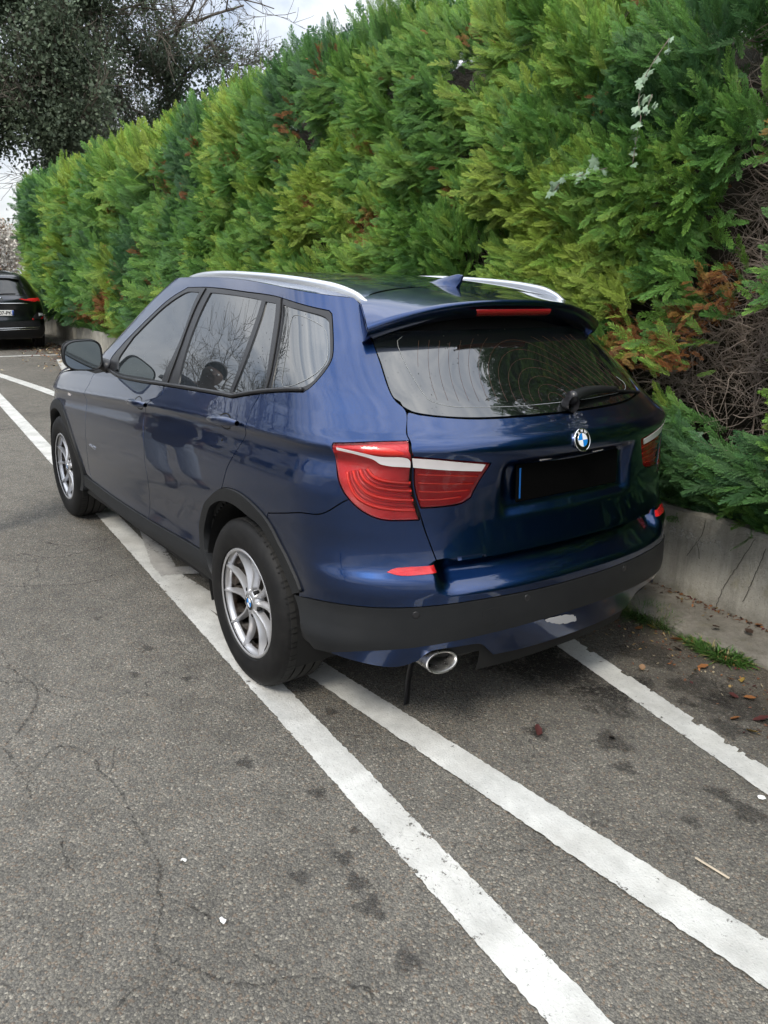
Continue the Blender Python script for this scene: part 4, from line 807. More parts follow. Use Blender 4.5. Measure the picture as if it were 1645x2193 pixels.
bump_half = np.vstack([cat(np.array([(0, .577), (.16, .577), (.458, .581), (.68, .576), (.83, .572), (1.01, .566), (1.13, .55), (bl[0][0] - .03, .528)]), .02), arch_out[iC:][::-1][2:], fuel_l, lf[0:1], lamp_bot[:np.argmin(np.linalg.norm(lamp_bot - fuel[-1], axis=1))][::-1], cat(gate[9:], .012)[1:] , cat(gatebot[::-1], .02)[1:] - np.array((0, .004))])
BH = bump_half[bump_half[:, 0] > 1e-4]
RB = panel(car, 'rear_bumper', sym(BH), M_blue, CAR, off=-.001)
trim_half = np.vstack([cat(np.array([(0, .446), (.13, .446), (.467, .440), (.729, .423), (.886, .410), (1.002, .385), (1.075, .375)]), .02), cat(np.array([(1.075, .375), (1.13, .42), (1.19, .48), (1.245, .524)]), .02)[1:], cat(np.array([(1.215, .53), (1.13, .548), (1.01, .564), (.83, .570), (.68, .574), (.458, .579), (.16, .575), (0, .575)]), .02)])
TRM = panel(car, 'bumper_trim', sym(trim_half[trim_half[:, 0] > 1e-4]), M_plas, CAR, off=.001, gap=.001)
dif_half = np.vstack([cat(np.array([(0, .328), (.2, .330), (.40, .338)]), .02), cat(np.array([(.40, .338), (.435, .375), (.46, .398), (.56, .404), (.655, .398), (.70, .362)]), .012)[1:], cat(np.array([(.70, .362), (.774, .338), (.909, .358), (1.0, .376)]), .02)[1:], cat(np.array([(1.0, .383), (.886, .408), (.729, .421), (.467, .438), (.13, .444), (0, .444)]), .02)])
DF = panel(car, 'rear_diffuser', sym(dif_half[dif_half[:, 0] > 1e-4]), M_blue, CAR, off=-.004, gap=.0012, thick=.03)
for sgn in (1, -1):
    q = (lambda p: p) if sgn > 0 else mir
    # outer lamp in the quarter, inner lamp in the tailgate
    for nm, pl, arcs, wh, in_gate in (('tail_lamp', LAMPO, ('arc1', 'arc2', 'arc3', 'arc4'), 'whiteo', False), ('tailgate_lamp', LAMPI - np.array((.006, 0)), ('led1', 'led2', 'led3', 'led4'), 'whitei', True)):
        tl = panel(car, nm, q(pl), M_redd if in_gate else M_red, TG if in_gate else CAR, off=-.010, gap=.003, thick=.02, du=.02, dz=.012)
        par = None
        sub = CAR if in_gate else tl
        if in_gate: tl.parent = CAR; sub = tl
        panel(car, 'lens', q(pl), M_lens, sub, off=.001, gap=.003, thick=.012, du=.02, dz=.012)
        w = D[wh]; panel(car, 'clear_band', q(cat(w, .01, True) if False else np.vstack([cat(w[:len(w) // 2], .01), cat(w[len(w) // 2:], .01)])), M_white, sub, off=.0022, gap=0, thick=.004, du=.02, dz=.012)
        for a in arcs:
            ln = cat(D[a], .01); Pm = car.P(*q(ln).T) - car.N(*q(ln).T) * .0085; MB().tube(Pm, .0058 if not in_gate else .0036, 6).build('light_tube', M_redb, sub)
        if not in_gate:      # fine ribs of the reflector between the light tubes
            for a, b_ in (('arc1', 'arc2'), ('arc2', 'arc3'), ('arc3', 'arc4')):
                A_, B_ = cat(D[a], .01), cat(D[b_], .01); t_ = np.linspace(0, 1, 30); rs_ = lambda c: np.stack([np.interp(t_, np.linspace(0, 1, len(c)), c[:, i]) for i in (0, 1)], 1)
                for w_ in (.33, .66): ln = rs_(A_) * (1 - w_) + rs_(B_) * w_; MB().tube(car.P(*q(ln).T) - car.N(*q(ln).T) * .0095, .0022, 4).build('reflector_rib', M_redd, sub)
            a = D['orange']; panel(car, 'indicator', q(cat(a, .01, True)), M_redb, sub, off=-.007, gap=0, thick=.005, du=.02, dz=.012)
    rf = D['refl']; panel(car, 'bumper_reflector', q(np.vstack([cat(rf[:3], .01), cat(rf[2:4], .01)[1:], cat(np.vstack([rf[3:], rf[:1]]), .01)[1:-1]])), M_red, RB, off=.003, thick=.01)

# ---- front end, windscreen, roof
def bodygrid(b, u0, u1, z0, z1, nu, nz, off=0.):
    U, Z = np.meshgrid(np.linspace(u0, u1, nu), np.linspace(z0, z1, nz), indexing='ij'); return b.P(U, Z) + (b.N(U, Z) * off if off else 0)
def bothsides(name, G, mat, parent):
    mb = MB().grid(G[:, ::-1]); G2 = G.copy(); G2[..., 1] *= -1; mb.grid(G2); return mb.build(name, mat, parent)
bothsides('bonnet', bodygrid(car, 4.12, UE, .96, 1.10, 30, 16), M_blue, CAR)
bothsides('front_bumper', bodygrid(car, 4.30, UE, .30, .95, 26, 24, -.003), M_blue, CAR)
bothsides('windscreen', bodygrid(car, 4.28, UE, 1.12, 1.60, 24, 20, -.004), M_glass, CAR)
# black inner shell behind the panel gaps, open at the wheels
U = np.linspace(0, UE, 150); Z = np.linspace(.26, 1.60, 60); UU, ZZ = np.meshgrid(U, Z, indexing='ij'); Gs = car.P(UU, ZZ) - car.N(UU, ZZ) * .026
rearm = (Gs[..., 0] < -.3) & (ZZ > .60) & (ZZ < .75); Gs[..., 0] += np.where(rearm, .03, 0)
mb = MB()
for sg in (1, -1):
    G2 = Gs.copy(); G2[..., 1] *= sg; n, m = G2.shape[:2]; I = np.arange(n * m).reshape(n, m); F = []
    for i in range(n - 1):
        for j in range(m - 1):
            c = (G2[i, j] + G2[i + 1, j + 1]) / 2
            if any((c[0] - cx) ** 2 + (c[2] - .35) ** 2 < .43 ** 2 and abs(c[1]) > .55 for cx in (0, 2.81)): continue
            if c[2] < .36 and abs(c[1]) > .4 and c[0] > -.99 and c[0] < -.3: continue
            F.append((I[i, j], I[i + 1, j], I[i + 1, j + 1], I[i, j + 1]))
    mb.add(G2.reshape(-1, 3), F)
mb.build('inner_shell', M_black, CAR)
# roof: crowned skin between the roof edges; the spoiler carries the same surface back over the glass
ue = np.linspace(.70, 4.26, 200); Ee = car.P(ue, np.full_like(ue, TOPZ)); o_ = np.argsort(Ee[:, 0])
edge_y = lambda x: np.interp(x, Ee[o_, 0], Ee[o_, 1]); edge_z = lambda x: np.interp(x, Ee[o_, 0], Ee[o_, 2])
def roofz(x, y, e): return edge_z(x) + .034 * (1 - np.clip(np.abs(y) / e, 0, 1) ** 2.4)
xr0 = lambda v: -.145 - .105 * np.abs(v) ** 2.2         # rear edge of the roof skin
vv = np.linspace(-1, 1, 41); rows = []
for f in np.linspace(0, 1, 60):
    x = xr0(vv) * (1 - f) + (1.62 - .38 * np.abs(vv) ** 2.5) * f; e = edge_y(x) - .002; y = vv * e; rows.append(np.stack([x, y, roofz(x, y, e)], 1))
Gr = np.stack(rows, 0)
ROOF = MB().grid(Gr).build('roof', M_blue, CAR)
rows = []
for f in np.linspace(0, 1, 22):
    x0 = xr0(vv) - .005; x1 = -.500 + .095 * np.abs(vv) ** 2.6; x = x0 * (1 - f) + x1 * f; wv = .545 + (.612 - .545) * f; y = vv * (wv if True else 0) ; zz = roofz(x0, y * .54 / wv, .545) - .030 * f - .045 * f * f * np.abs(vv) ** 3 - .012 * f
    rows.append(np.stack([x, y, zz], 1))
lip = rows[-1].copy()
for dx, dz_ in ((-.006, -.006), (-.004, -.018), (.012, -.036), (.06, -.060), (.11, -.072)):
    r_ = lip.copy(); r_[:, 0] += dx; r_[:, 2] += dz_ * (1 + .25 * np.abs(vv) ** 2); r_[:, 1] *= (1 - max(0, dx) * .18); rows.append(r_)
Gsp = np.stack(rows, 0)
SPO = MB().grid(Gsp[::-1]).build('roof_spoiler', M_blue, CAR)
# spoiler end cheeks running down to the glass corner
for sg in (1, -1):
    cheek = [];
    a = np.array([(-.262, .545, 1.543), (-.33, .575, 1.515), (-.392, .610, 1.478), (-.405, .612, 1.462)]); bq = car.P(np.array([.752, .756, .752, .745]), np.array([1.60, 1.54, 1.50, 1.475])); bq = bq + np.array((0, -.004, 0))
    a = catmull(a, .01); bq = catmull(bq, .01); k = np.linspace(0, 1, 24); rs = lambda c: np.stack([np.interp(k, np.linspace(0, 1, len(c)), c[:, i]) for i in range(3)], 1); a, bq = rs(a), rs(bq)
    G = np.stack([a * (1 - w) + bq * w + np.array((0, .006 * math.sin(math.pi * w), 0)) for w in np.linspace(0, 1, 6)], 1) * np.array((1, sg, 1)); MB().grid(G if sg > 0 else G[::-1]).build('spoiler_cheek', M_blue, SPO)
# high brake lamp under the spoiler lip
bx = np.linspace(-.198, .198, 25); tp = []; 
for y in bx:
    f = abs(y) / .198; h0 = .0; tp.append([(-.507 + .11 * abs(y) ** 2.6, y, 1.5255), (-.511 + .11 * abs(y) ** 2.6, y * .995, 1.520), (-.507 + .11 * abs(y) ** 2.6, y * .97, 1.506), (-.495 + .11 * abs(y) ** 2.6, y * .96, 1.500)])
M_brk = material('brake lamp red', (.20, .006, .010), .2, 0., Coat_Weight=1.)
MB().grid(np.array(tp)).build('high_brake_lamp', M_brk, SPO)
# roof rails
for sg in (1, -1):
    P = np.array([(-.285, .527, 1.545), (-.235, .535, 1.572), (-.14, .556, 1.598), (.0, .580, 1.615), (.2, .600, 1.629), (.5, .610, 1.640), (.8, .606, 1.643), (1.05, .595, 1.634), (1.22, .582, 1.616), (1.36, .570, 1.586), (1.44, .565, 1.562)])
    P = catmull(P, .03) * np.array((1, sg, 1)); T = np.gradient(P, axis=0); T /= np.linalg.norm(T, axis=1, keepdims=True); sd_ = np.cross(T, (0, 0, 1.)); sd_ /= np.linalg.norm(sd_, axis=1, keepdims=True); up = np.cross(sd_, T)
    n_ = len(P); f = np.minimum(1, np.minimum(np.arange(n_), np.arange(n_)[::-1]) / 6. + .25)[:, None]
    prof = [(-.014, -.034), (-.0155, -.008), (-.013, .000), (-.007, .005), (.007, .005), (.013, .000), (.0155, -.008), (.014, -.034)]
    G = np.stack([P + sd_ * a * (.6 + .4 * f) + up * (b_ if b_ > -.03 else b_) * (.35 + .65 * f) for a, b_ in prof], 1); MB().grid(G).build('roof_rail', M_rail, CAR)
    zb = np.minimum(P[:, 2] - .030, edge_z(P[:, 0]) + .004)
# shark fin
fx = np.linspace(0, 1, 16); rows = []
for f in fx:
    L = .03 - .20 * f; h = .054 * min(1, f * 1.18) ** .9; w = .026 * (math.sin(math.pi * (.12 + .80 * f)) ** .7)
    zb = roofz(np.array([L]), 0, .6)[0] - .006
    tip = L - .03 * (f > .99)
    rows.append([(L, -w * 1.25, zb), (L, -w, zb + .006), (L - .02 * f, -w * .45, zb + h * .55), (L - .03 * f, -.004, zb + h * .95), (L - .03 * f, 0, zb + h), (L - .03 * f, .004, zb + h * .95), (L - .02 * f, w * .45, zb + h * .55), (L, w, zb + .006), (L, w * 1.25, zb)])
G = np.array(rows); mb = MB().grid(G[:, ::-1]); mb.add(G[-1], [tuple(range(9))]); mb.build('roof_aerial', M_blue, ROOF, edge=50)
# ---- door mirror
def mirror_unit(sg):
    C0 = np.array((1.83, .985 * sg, 1.188)); n1, n2 = 28, 14; V = []
    shell = []; 
    for f in np.linspace(0, 1, n2):
        k = math.sqrt(max(0, 1 - (f * .995) ** 2.3)); r_ = []
        for t in np.linspace(0, 2 * math.pi, n1 + 1):
            ct, st = math.cos(t), math.sin(t); e = 2 / 3.2; yy = .106 * math.copysign(abs(ct) ** e, ct) * (1 - .10 * (st < 0) * 0); zz = .084 * math.copysign(abs(st) ** e, st) * (1 - .10 * ct)
            r_.append(C0 + np.array((.145 * f, yy * k * sg, zz * k + .012 * f)))
        shell.append(r_)
    G = np.array(shell); mh = MB().grid(G if sg > 0 else G[:, ::-1]); 
    rim = [C0 + np.array((dx, (p - C0)[1] * s_, (p - C0)[2] * s_)) for dx, s_ in ((0, 1), (-.006, .985), (-.007, .95), (.004, .90)) for p in G[0]]
    rim = np.array(rim).reshape(4, n1 + 1, 3); mh.grid(rim[:, ::-1] if sg > 0 else rim)
    mi = mh.build('door_mirror', M_plas, CAR)
    cap = MB().grid((G[3:, :] + np.array((.001, 0, 0))) * 1.0 if sg > 0 else G[3:, ::-1]); cap.V = [tuple(np.array(v) + (np.array(v) - C0) / (np.linalg.norm(np.array(v) - C0) + 1e-9) * .003) for v in cap.V]
    cap.build('mirror_cap', M_trim, mi)
    gl = [C0 + np.array((.003, (p - C0)[1] * .905, (p - C0)[2] * .905)) for p in G[0][:-1]]; fc = tuple(range(n1)); MB().add(gl, [fc[::-1] if sg > 0 else fc]).build('mirror_glass', M_mirror, mi, smooth=False)
    arm = catmull([C0 + np.array((.05, -.07 * sg, -.035)), C0 + np.array((.04, -.115 * sg, -.055)), C0 + np.array((.02, -.15 * sg, -.075))], .015); MB().tube(arm, np.linspace(.030, .042, len(arm)), 10).build('mirror_arm', M_trim, mi)
mirror_unit(1); mirror_unit(-1)
# ---- door handles: dark cup and body-coloured grip
for sg in (1, -1):
    for a in (D['handf'], D['handr']):
        q = a * np.array((sg, 1)); p0, p1 = car.P(*q[0]), car.P(*q[1]); n0 = car.N(*q.mean(0)); mid = (p0 + p1) / 2; ax = (p1 - p0); L = np.linalg.norm(ax); ax /= L; up = np.cross(ax, n0); up *= np.sign(up[2])
        rows = []
        for f in np.linspace(0, 1, 18):
            h = .019 * (math.sin(math.pi * min(1, max(0, .08 + .84 * f))) ** .45); lift = .028 * math.sin(math.pi * (.10 + .80 * f)) ** .6 - .004; c = p0 + ax * L * f + n0 * lift
            rows.append([c + up * h * math.cos(t) + n0 * .011 * math.sin(t) * (1 if math.sin(t) > 0 else .8) for t in np.linspace(0, 2 * math.pi, 13)])
        hd = MB().grid(np.array(rows)).build('door_handle', M_blue, CAR)
        # cup
        t = np.linspace(0, 2 * math.pi, 32); e = []
        for k_, dn in ((1., .0016), (.93, .0004)):
            e.append([mid - ax * L * .03 + ax * .060 * k_ * math.cos(x) + up * .034 * k_ * math.sin(x) for x in t])
        def proj_s(p):      # follow the skin
            uu = np.array([u_at(p[0], p[2])[0] * sg]); return car.P(uu, np.array([p[2]]))[0] + car.N(uu, np.array([p[2]]))[0] * .0012
        ring = np.array([proj_s(p) for p in e[0][:-1]]); cen = ring.mean(0) + n0 * .000
        MB().add(list(ring) + [cen], [((k_ + 1) % 31, k_, 31) if sg > 0 else (k_, (k_ + 1) % 31, 31) for k_ in range(31)]).build('handle_cup', M_black, hd)
# ---- wheels
def tyre_mesh(Rt=.350, w=.225):
    h = w / 2; prof = [(.222, -h * .80), (.236, -h * .96), (.262, -h * 1.03), (.298, -h * 1.02), (.325, -h * .95), (.340, -h * .84), (.3465, -h * .74)]
    mb = MB(); n = 120; mid = []
    # tread ribs with grooves
    ribs = [(-.74, -.42), (-.36, -.04), (.04, .36), (.42, .74)]
    for a, b in ribs: mid += [(.3395, h * (a - .005)), (.3490 - .0012 * abs(a) ** 2, h * a), (.350 - .002 * ((a + b) / 2) ** 2, h * (a + b) / 2), (.3490 - .0012 * abs(b) ** 2, h * b), (.3395, h * (b + .005))]
    prof2 = prof + mid + [(r, -x) for r, x in prof[::-1]]
    mb.lathe(prof2, n); V = np.array(mb.V); r = np.hypot(V[:, 0], V[:, 2]); ph = np.arctan2(V[:, 2], V[:, 0])
    return mb
TY = tyre_mesh()
def wheel(cx, sg):
    c = np.array((cx, sg * .815, .348)); w = MB(); w.V = [(x + c[0], y * sg + c[1], z + c[2]) for x, y, z in TY.V]; w.F = [f if sg > 0 else f[::-1] for f in TY.F]
    W = empty('wheel'); W.parent = CAR
    ty = w.build('tyre', [M_rub, M_tread], W, edge=35)
    co = np.array([p_.center[:] for p_ in ty.data.polygons]); rad = np.hypot(co[:, 0] - c[0], co[:, 2] - c[2]); ty.data.polygons.foreach_set('material_index', (rad > .3455).astype(np.int32))
    # shoulder sipes cut as small dark bars across the outer rib
    mb = MB()
    for k in range(72):
        t = 2 * math.pi * (k + (.3 if k % 2 else 0)) / 72
        for y0, y1 in ((.052, .094), (-.094, -.052)):
            pr = [(.3503, y0), (.3500, (y0 + y1) / 2), (.3455, y1)]
            for (r0, a), (r1, b) in zip(pr[:-1], pr[1:]):
                q = []
                for r_, y, s_ in ((r0, a, -1), (r0, a, 1), (r1, b, 1), (r1, b, -1)):
                    tt_ = t + s_ * .0075 + (y - y0) * .35; q.append((c[0] + (r_ + .0004) * math.cos(tt_), c[1] + y * sg, c[2] + (r_ + .0004) * math.sin(tt_)))
                mb.add(q, [(0, 1, 2, 3)])
    tag(mb.build('tread_sipes', M_black, W), kind='stuff')
    # rim barrel and lip
    fy = .100
    rim = MB().lathe([(.222, -.09), (.214, .04), (.2075, .066), (.212, .082), (.219, .090), (.228, .094), (.2305, .100), (.229, .104), (.222, .106), (.2165, .102)], 72)
    rim.V = [(x + c[0], y * sg + c[1], z + c[2]) for x, y, z in rim.V]; rim.F = [f if sg > 0 else f[::-1] for f in rim.F]; rim.build('rim', M_alloy, W)
    inb = MB().lathe([(.207, -.088), (.201, -.02), (.201, .055), (.207, .067)], 60); inb.V = [(x + c[0], y * sg + c[1], z + c[2]) for x, y, z in inb.V]; inb.F = [f[::-1] if sg > 0 else f for f in inb.F]
    inb.F += [f[::-1] for f in inb.F]; inb.build('rim_barrel', M_dust, W)
    bk = MB().lathe([(.0, -.035), (.16, -.035), (.165, -.045), (.165, -.06)], 48); bk.V = [(x + c[0], y * sg + c[1], z + c[2]) for x, y, z in bk.V]; bk.F = [f if sg > 0 else f[::-1] for f in bk.F]; bk.build('brake_disc', material('brake disc', (.05, .045, .04), .5, .6), W)
    bp = MB().lathe([(.0, -.075), (.215, -.075)], 32); bp.V = [(x + c[0], y * sg + c[1], z + c[2]) for x, y, z in bp.V]; bp.F += [f[::-1] for f in bp.F]; bp.build('back_plate', M_black, W)
    # ten blades in five pairs
    for k in range(10):
        a0 = 2 * math.pi * (k // 2) / 5 + (.29 if k % 2 else -.29) + .22; tw = 0
        rows = []
        for f in np.linspace(0, 1, 12):
            r_ = .036 + (.2165 - .036) * f; ang = a0 + (1 - f) ** 1.6 * (-.30 if k % 2 else .30) * .22 + tw * math.sin(math.pi * f)
            wd_ = .0056 + .0026 * math.sin(math.pi * f) + .003 * (1 - f); crest = .086 - .012 * math.sin(math.pi * f) + .012 * f ** 3; dpt = .030 if f < .9 else .022
            er = np.array((math.cos(ang), 0, math.sin(ang))); et = np.array((-math.sin(ang), 0, math.cos(ang))); ey = np.array((0, 1., 0))
            lean = .001 * (1 if k % 2 else -1)
            rows.append([er * r_ + et * (-wd_ - .0015) + ey * (crest - dpt), er * r_ + et * (-wd_ * .62 + lean) + ey * (crest - .007), er * r_ + et * (-.0035 + lean) + ey * crest, er * r_ + et * (.0035 + lean) + ey * crest, er * r_ + et * (wd_ * .62 + lean) + ey * (crest - .007), er * r_ + et * (wd_ + .0015) + ey * (crest - dpt)])
        G = np.array(rows); G = G * np.array((1, sg, 1)) + c; MB().grid(G if sg < 0 else G[:, ::-1]).build('spoke', M_alloy, W, edge=28)
    hb = MB().lathe([(.060, .045), (.058, .068), (.050, .080), (.036, .086), (.034, .082), (.0, .082)], 40); hb.V = [(x + c[0], y * sg + c[1], z + c[2]) for x, y, z in hb.V]; hb.F = [f[::-1] if sg < 0 else f for f in hb.F]; hb.build('hub', M_alloy, W)
    for k in range(5):
        t = 2 * math.pi * k / 5 + .22 + math.pi / 5; p = c + np.array((.056 * math.cos(t), .0775 * sg, .056 * math.sin(t))); MB().tube([p - np.array((0, .02 * sg, 0)), p + np.array((0, .0005 * sg, 0))], .0095, 10).build('bolt_hole', M_black, W)
    return W, c
def emblem(center, nrm, up, r, parent, ring=True, name='emblem', flat=False):
    """round badge: chrome rim, black ring with letters, blue and white quarters"""
    nrm = np.array(nrm, float); nrm /= np.linalg.norm(nrm); up = np.array(up, float); up -= nrm * (up @ nrm); up /= np.linalg.norm(up); rt = np.cross(up, nrm); center = np.array(center, float)
    def P(rad, t, h): return center + rt * rad * math.cos(t) + up * rad * math.sin(t) + nrm * h
    n = 48; T = np.linspace(0, 2 * math.pi, n + 1)
    rm = MB().grid(np.array([[P(a * r, t, h * r) for a, h in ((1.0, -.05), (1.02, .10), (.99, .17), (.95, .17), (.92, .14))] for t in T])[:, ::-1]); e = rm.build(name, M_chrome, parent); e = parent if flat else e
    MB().grid(np.array([[P(a * r, t, h * r) for a, h in ((.93, .135), (.60, .155))] for t in T])[:, ::-1]).build('ring', M_bblack, e)
    MB().grid(np.array([[P(a * r, t, h * r) for a, h in ((.63, .155), (.62, .172), (.585, .172))] for t in T])[:, ::-1]).build('inner_rim', M_chrome, e)
    for k in range(4):
        t = np.linspace(k * math.pi / 2, (k + 1) * math.pi / 2, 13); V = [P(0, 0, .168 * r)] + [P(.595 * r, x, .160 * r) for x in t]
        MB().add(V, [(0, i, i + 1) for i in range(1, 13)]).build('quarter', M_bwhite if k in (0, 2) else M_bblue, e, smooth=False)
    for ch, a in (('B', 125), ('M', 90), ('W', 55)):
        cu = bpy.data.curves.new('letter', 'FONT'); cu.body = ch; cu.size = r * .36; cu.align_x = 'CENTER'; cu.align_y = 'CENTER'; cu.extrude = r * .004; cu.offset = r * .006
        o = bpy.data.objects.new('letter', cu); dg_m = bpy.data.meshes.new_from_object(o); bpy.data.objects.remove(o); dg_m.materials.append(M_bwhite); o = link(bpy.data.objects.new('letter', dg_m), e)
        t = R(a); c_ = P(.765 * r, t, .155 * r); er = rt * math.cos(t) + up * math.sin(t); et = np.cross(er, nrm)
        M = Matrix.Identity(4)
        for i in range(3): M[i][0] = et[i]; M[i][1] = er[i]; M[i][2] = nrm[i]; M[i][3] = c_[i]
        o.matrix_local = M
    return e
for cx in (0, 2.81):
    for sg in (1, -1):
        W, c = wheel(cx, sg); emblem(c + np.array((0, .0825 * sg, 0)), (0, sg, 0), (.35, 0, .93), .0335, W, name='hub_emblem', flat=True)
        # wheel-house liner
        t = np.linspace(R(-20), R(200), 30); rr = .405
        G = np.array([[(cx + rr * math.cos(a), sg * y, .36 + rr * math.sin(a)) for y in (.905, .80, .62)] for a in t]); mb = MB().grid(G); pl = [(cx + rr * math.cos(a), sg * .62, .36 + rr * math.sin(a)) for a in t]; mb.add(pl, [tuple(range(30))]); mb.build('wheel_house', M_black, CAR)
# ---- underbody, axle, exhaust
MB().box((1.35, 0, .31), (4.0, 1.30, .10), bev=.03).box((1.41, 0, .30), (1.9, 1.66, .08), bev=.02).box((-.05, 0, .30), (.10, 1.40, .10), bev=.02).build('underbody', M_black, CAR)
MB().box((-.55, -.05, .33), (.42, .95, .14), bev=.05).build('silencer', material('silencer', (.035, .033, .03), .7), CAR)
def ex_ring(f, a, b, dx, n=36):
    return [np.array((-.80 - dx, .590 + .0 * f, .362 - .0 * f)) + np.array((.018 * math.sin(t) * (1 if f else 0), a * math.cos(t), b * math.sin(t))) for t in np.linspace(0, 2 * math.pi, n + 1)]
G = np.array([ex_ring(0, .064, .029, -.20), ex_ring(0, .064, .029, -.06), ex_ring(1, .067, .030, .045), ex_ring(1, .069, .032, .055), ex_ring(1, .068, .031, .060), ex_ring(1, .062, .025, .058), ex_ring(1, .059, .023, .045), ex_ring(0, .057, .021, -.15)])
ex = MB().grid(G).build('exhaust_pipe', M_steel, CAR)
MB().add(G[-1][:-1] + np.array((-.12, 0, 0)), [tuple(range(36))]).build('pipe_inside', M_black, ex, smooth=False)
# frayed strap hanging under the bumper
P = catmull([(-.60, .50, .34), (-.575, .497, .24), (-.545, .492, .12), (-.535, .488, .03), (-.530, .487, .004)], .02); mb = MB(); mb.grid(np.stack([P + np.array((.003, -.013, 0)), P + np.array((.0, .013, 0)), P + np.array((-.003, .013, 0)), P + np.array((-.003, -.013, 0)), P + np.array((.003, -.013, 0))], 1)); mb.build('hanging_strap', M_trim, CAR)
# ---- tailgate details
ez = car.P(0, 1.088); emblem((ez[0] - .001, 0, 1.086), (-1, 0, .28), (.28, 0, 1), .0415, CAR)
pc = np.array((car.P(0, .945)[0] - .006, 0, .952)); pn = np.array((-1, 0, .06)); pn /= np.linalg.norm(pn)
Mx = np.array(((0, pn[2], -pn[0] * -1), (1, 0, 0), (0, 1, 0)))
rotp = np.array([[math.cos(.06), 0, math.sin(.06)], [0, 1, 0], [-math.sin(.06), 0, math.cos(.06)]])
plate = MB().box(pc, (.010, .545, .135), M=rotp, bev=.004).build('number_plate', material('blacked plate', (.0015, .0015, .0015), .9, 0., Specular_IOR_Level=.05), CAR, edge=30); tag(plate, 'number plate blacked out, only a thin blue edge left')
MB().box(pc + np.array((-.0055, .258, 0)), (.003, .006, .108), M=rotp).build('blue_edge', material('plate blue', (.01, .10, .33), .4), plate, smooth=False)
for sg in (1, -1): MB().box((pc[0] + .004, sg * .14, 1.026), (.03, .06, .008), bev=.002).build('plate_lamp', M_white, TG)
# rear wiper at rest
wb = car.P(np.array([-.06, -.17, -.42, -.66]), np.array([1.222, 1.236, 1.236, 1.212])); wn_ = car.N(np.array([-.06, -.17, -.42, -.66]), np.array([1.222, 1.236, 1.236, 1.212]))
wpz = catmull(wb + wn_ * np.array([.028, .034, .024, .014])[:, None], .02); wi = MB().tube(wpz[:max(3, int(len(wpz) * .62))], np.linspace(.024, .011, max(3, int(len(wpz) * .62))), 10); wip = wi.build('rear_wiper', M_trim, CAR)
MB().tube(wpz[int(len(wpz) * .25):] - wn_[1] * .012, .0065, 6).build('wiper_blade', M_rub, wip)
MB().lathe([(.0, .045), (.020, .044), (.027, .034), (.030, .0)], 24, axis='x', c=(wb[0][0] - .045, wb[0][1] + .012, wb[0][2] + .002)).build('wiper_pivot', M_trim, wip)
# heating wires printed in the rear glass and the light line of its black border
M_wire = material('heating wire', (.10, .035, .014), .5); M_bord = material('printed border', (.30, .31, .31), .4)
mb = MB(); cu, cz_ = -.02, 1.235
for k in range(1, 15):
    r_ = .045 * k; t = np.linspace(R(4), R(176), 60); l = np.stack([cu + r_ * 1.0 * np.cos(t), cz_ + r_ * .82 * np.sin(t)], 1); ok = (np.abs(l[:, 0]) < .60 - .10 * (l[:, 1] - 1.2)) & (l[:, 1] < 1.505) & (l[:, 1] > 1.235)
    run = []
    for i in range(len(l)):
        if ok[i]: run.append(l[i])
        if (not ok[i] or i == len(l) - 1) and len(run) > 3:
            r2 = np.array(run); mb.tube(car.P(*r2.T) + car.N(*r2.T) * .0012, .00055, 3, False); run = []
        elif not ok[i]: run = []
mb.build('heating_wires', M_wire, RW)
bd = np.array([(-.58, 1.30), (-.60, 1.27), (-.56, 1.245), (-.3, 1.232), (0, 1.228), (.3, 1.232), (.54, 1.248), (.60, 1.275), (.615, 1.33), (.63, 1.42), (.63, 1.49), (.60, 1.505)]); l = catmull(bd, .02); MB().tube(car.P(*l.T) + car.N(*l.T) * .0012, .0011, 3, False).build('glass_border', M_bord, RW)
l = catmull(D['qfrit'], .015, True); l = np.vstack([l, l[:1]]); MB().tube(car.P(*l.T) - car.N(*l.T) * .0060, .0011, 3, False).build('glass_border', M_bord, CAR)
# script on the front door, side indicator, parking sensors, towing-eye cover
cu = bpy.data.curves.new('script', 'FONT'); cu.body = 'xDrive20d'; cu.size = .030; cu.extrude = .0008; o = bpy.data.objects.new('script', cu); dm = bpy.data.meshes.new_from_object(o); bpy.data.objects.remove(o); dm.materials.append(M_chrome)
bpos = car.P(*D['badge'][0]); bn = car.N(*D['badge'][0]); o = link(bpy.data.objects.new('model_script', dm), CAR); M = Matrix.Identity(4); xa = np.array((-1, 0, .0)); ya = np.cross(bn, xa)
for i in range(3): M[i][0] = xa[i]; M[i][1] = ya[i]; M[i][2] = bn[i]; M[i][3] = bpos[i] + bn[i] * .0015
o.matrix_local = M
for uz in (D['sensor'][0], D['sensor'][1], mir(D['sensor'])[0], mir(D['sensor'])[1]):
    p = car.P(*uz); n0 = car.N(*uz); MB().tube([p - n0 * .006, p + n0 * .0022, p + n0 * .0026], [.0125, .0125, .0105], 18).build('parking_sensor', M_trim, TRM)
tw = D['tow']; l = catmull(np.vstack([tw, tw[:1]]), .01); MB().tube(car.P(*l.T) + car.N(*l.T) * .0008, .0011, 4, False).build('towing_cover', M_black, TRM)
sc_ = D['scratch']; panel(car, 'scraped_patch', catmull(sc_, .01, True) + rng.normal(0, .0015, catmull(sc_, .01, True).shape), material('scraped primer', (.42, .42, .43), .7), DF, off=.0015, gap=0, thick=.001, du=.02)
hx = xz([(2.52, .885)])[0]
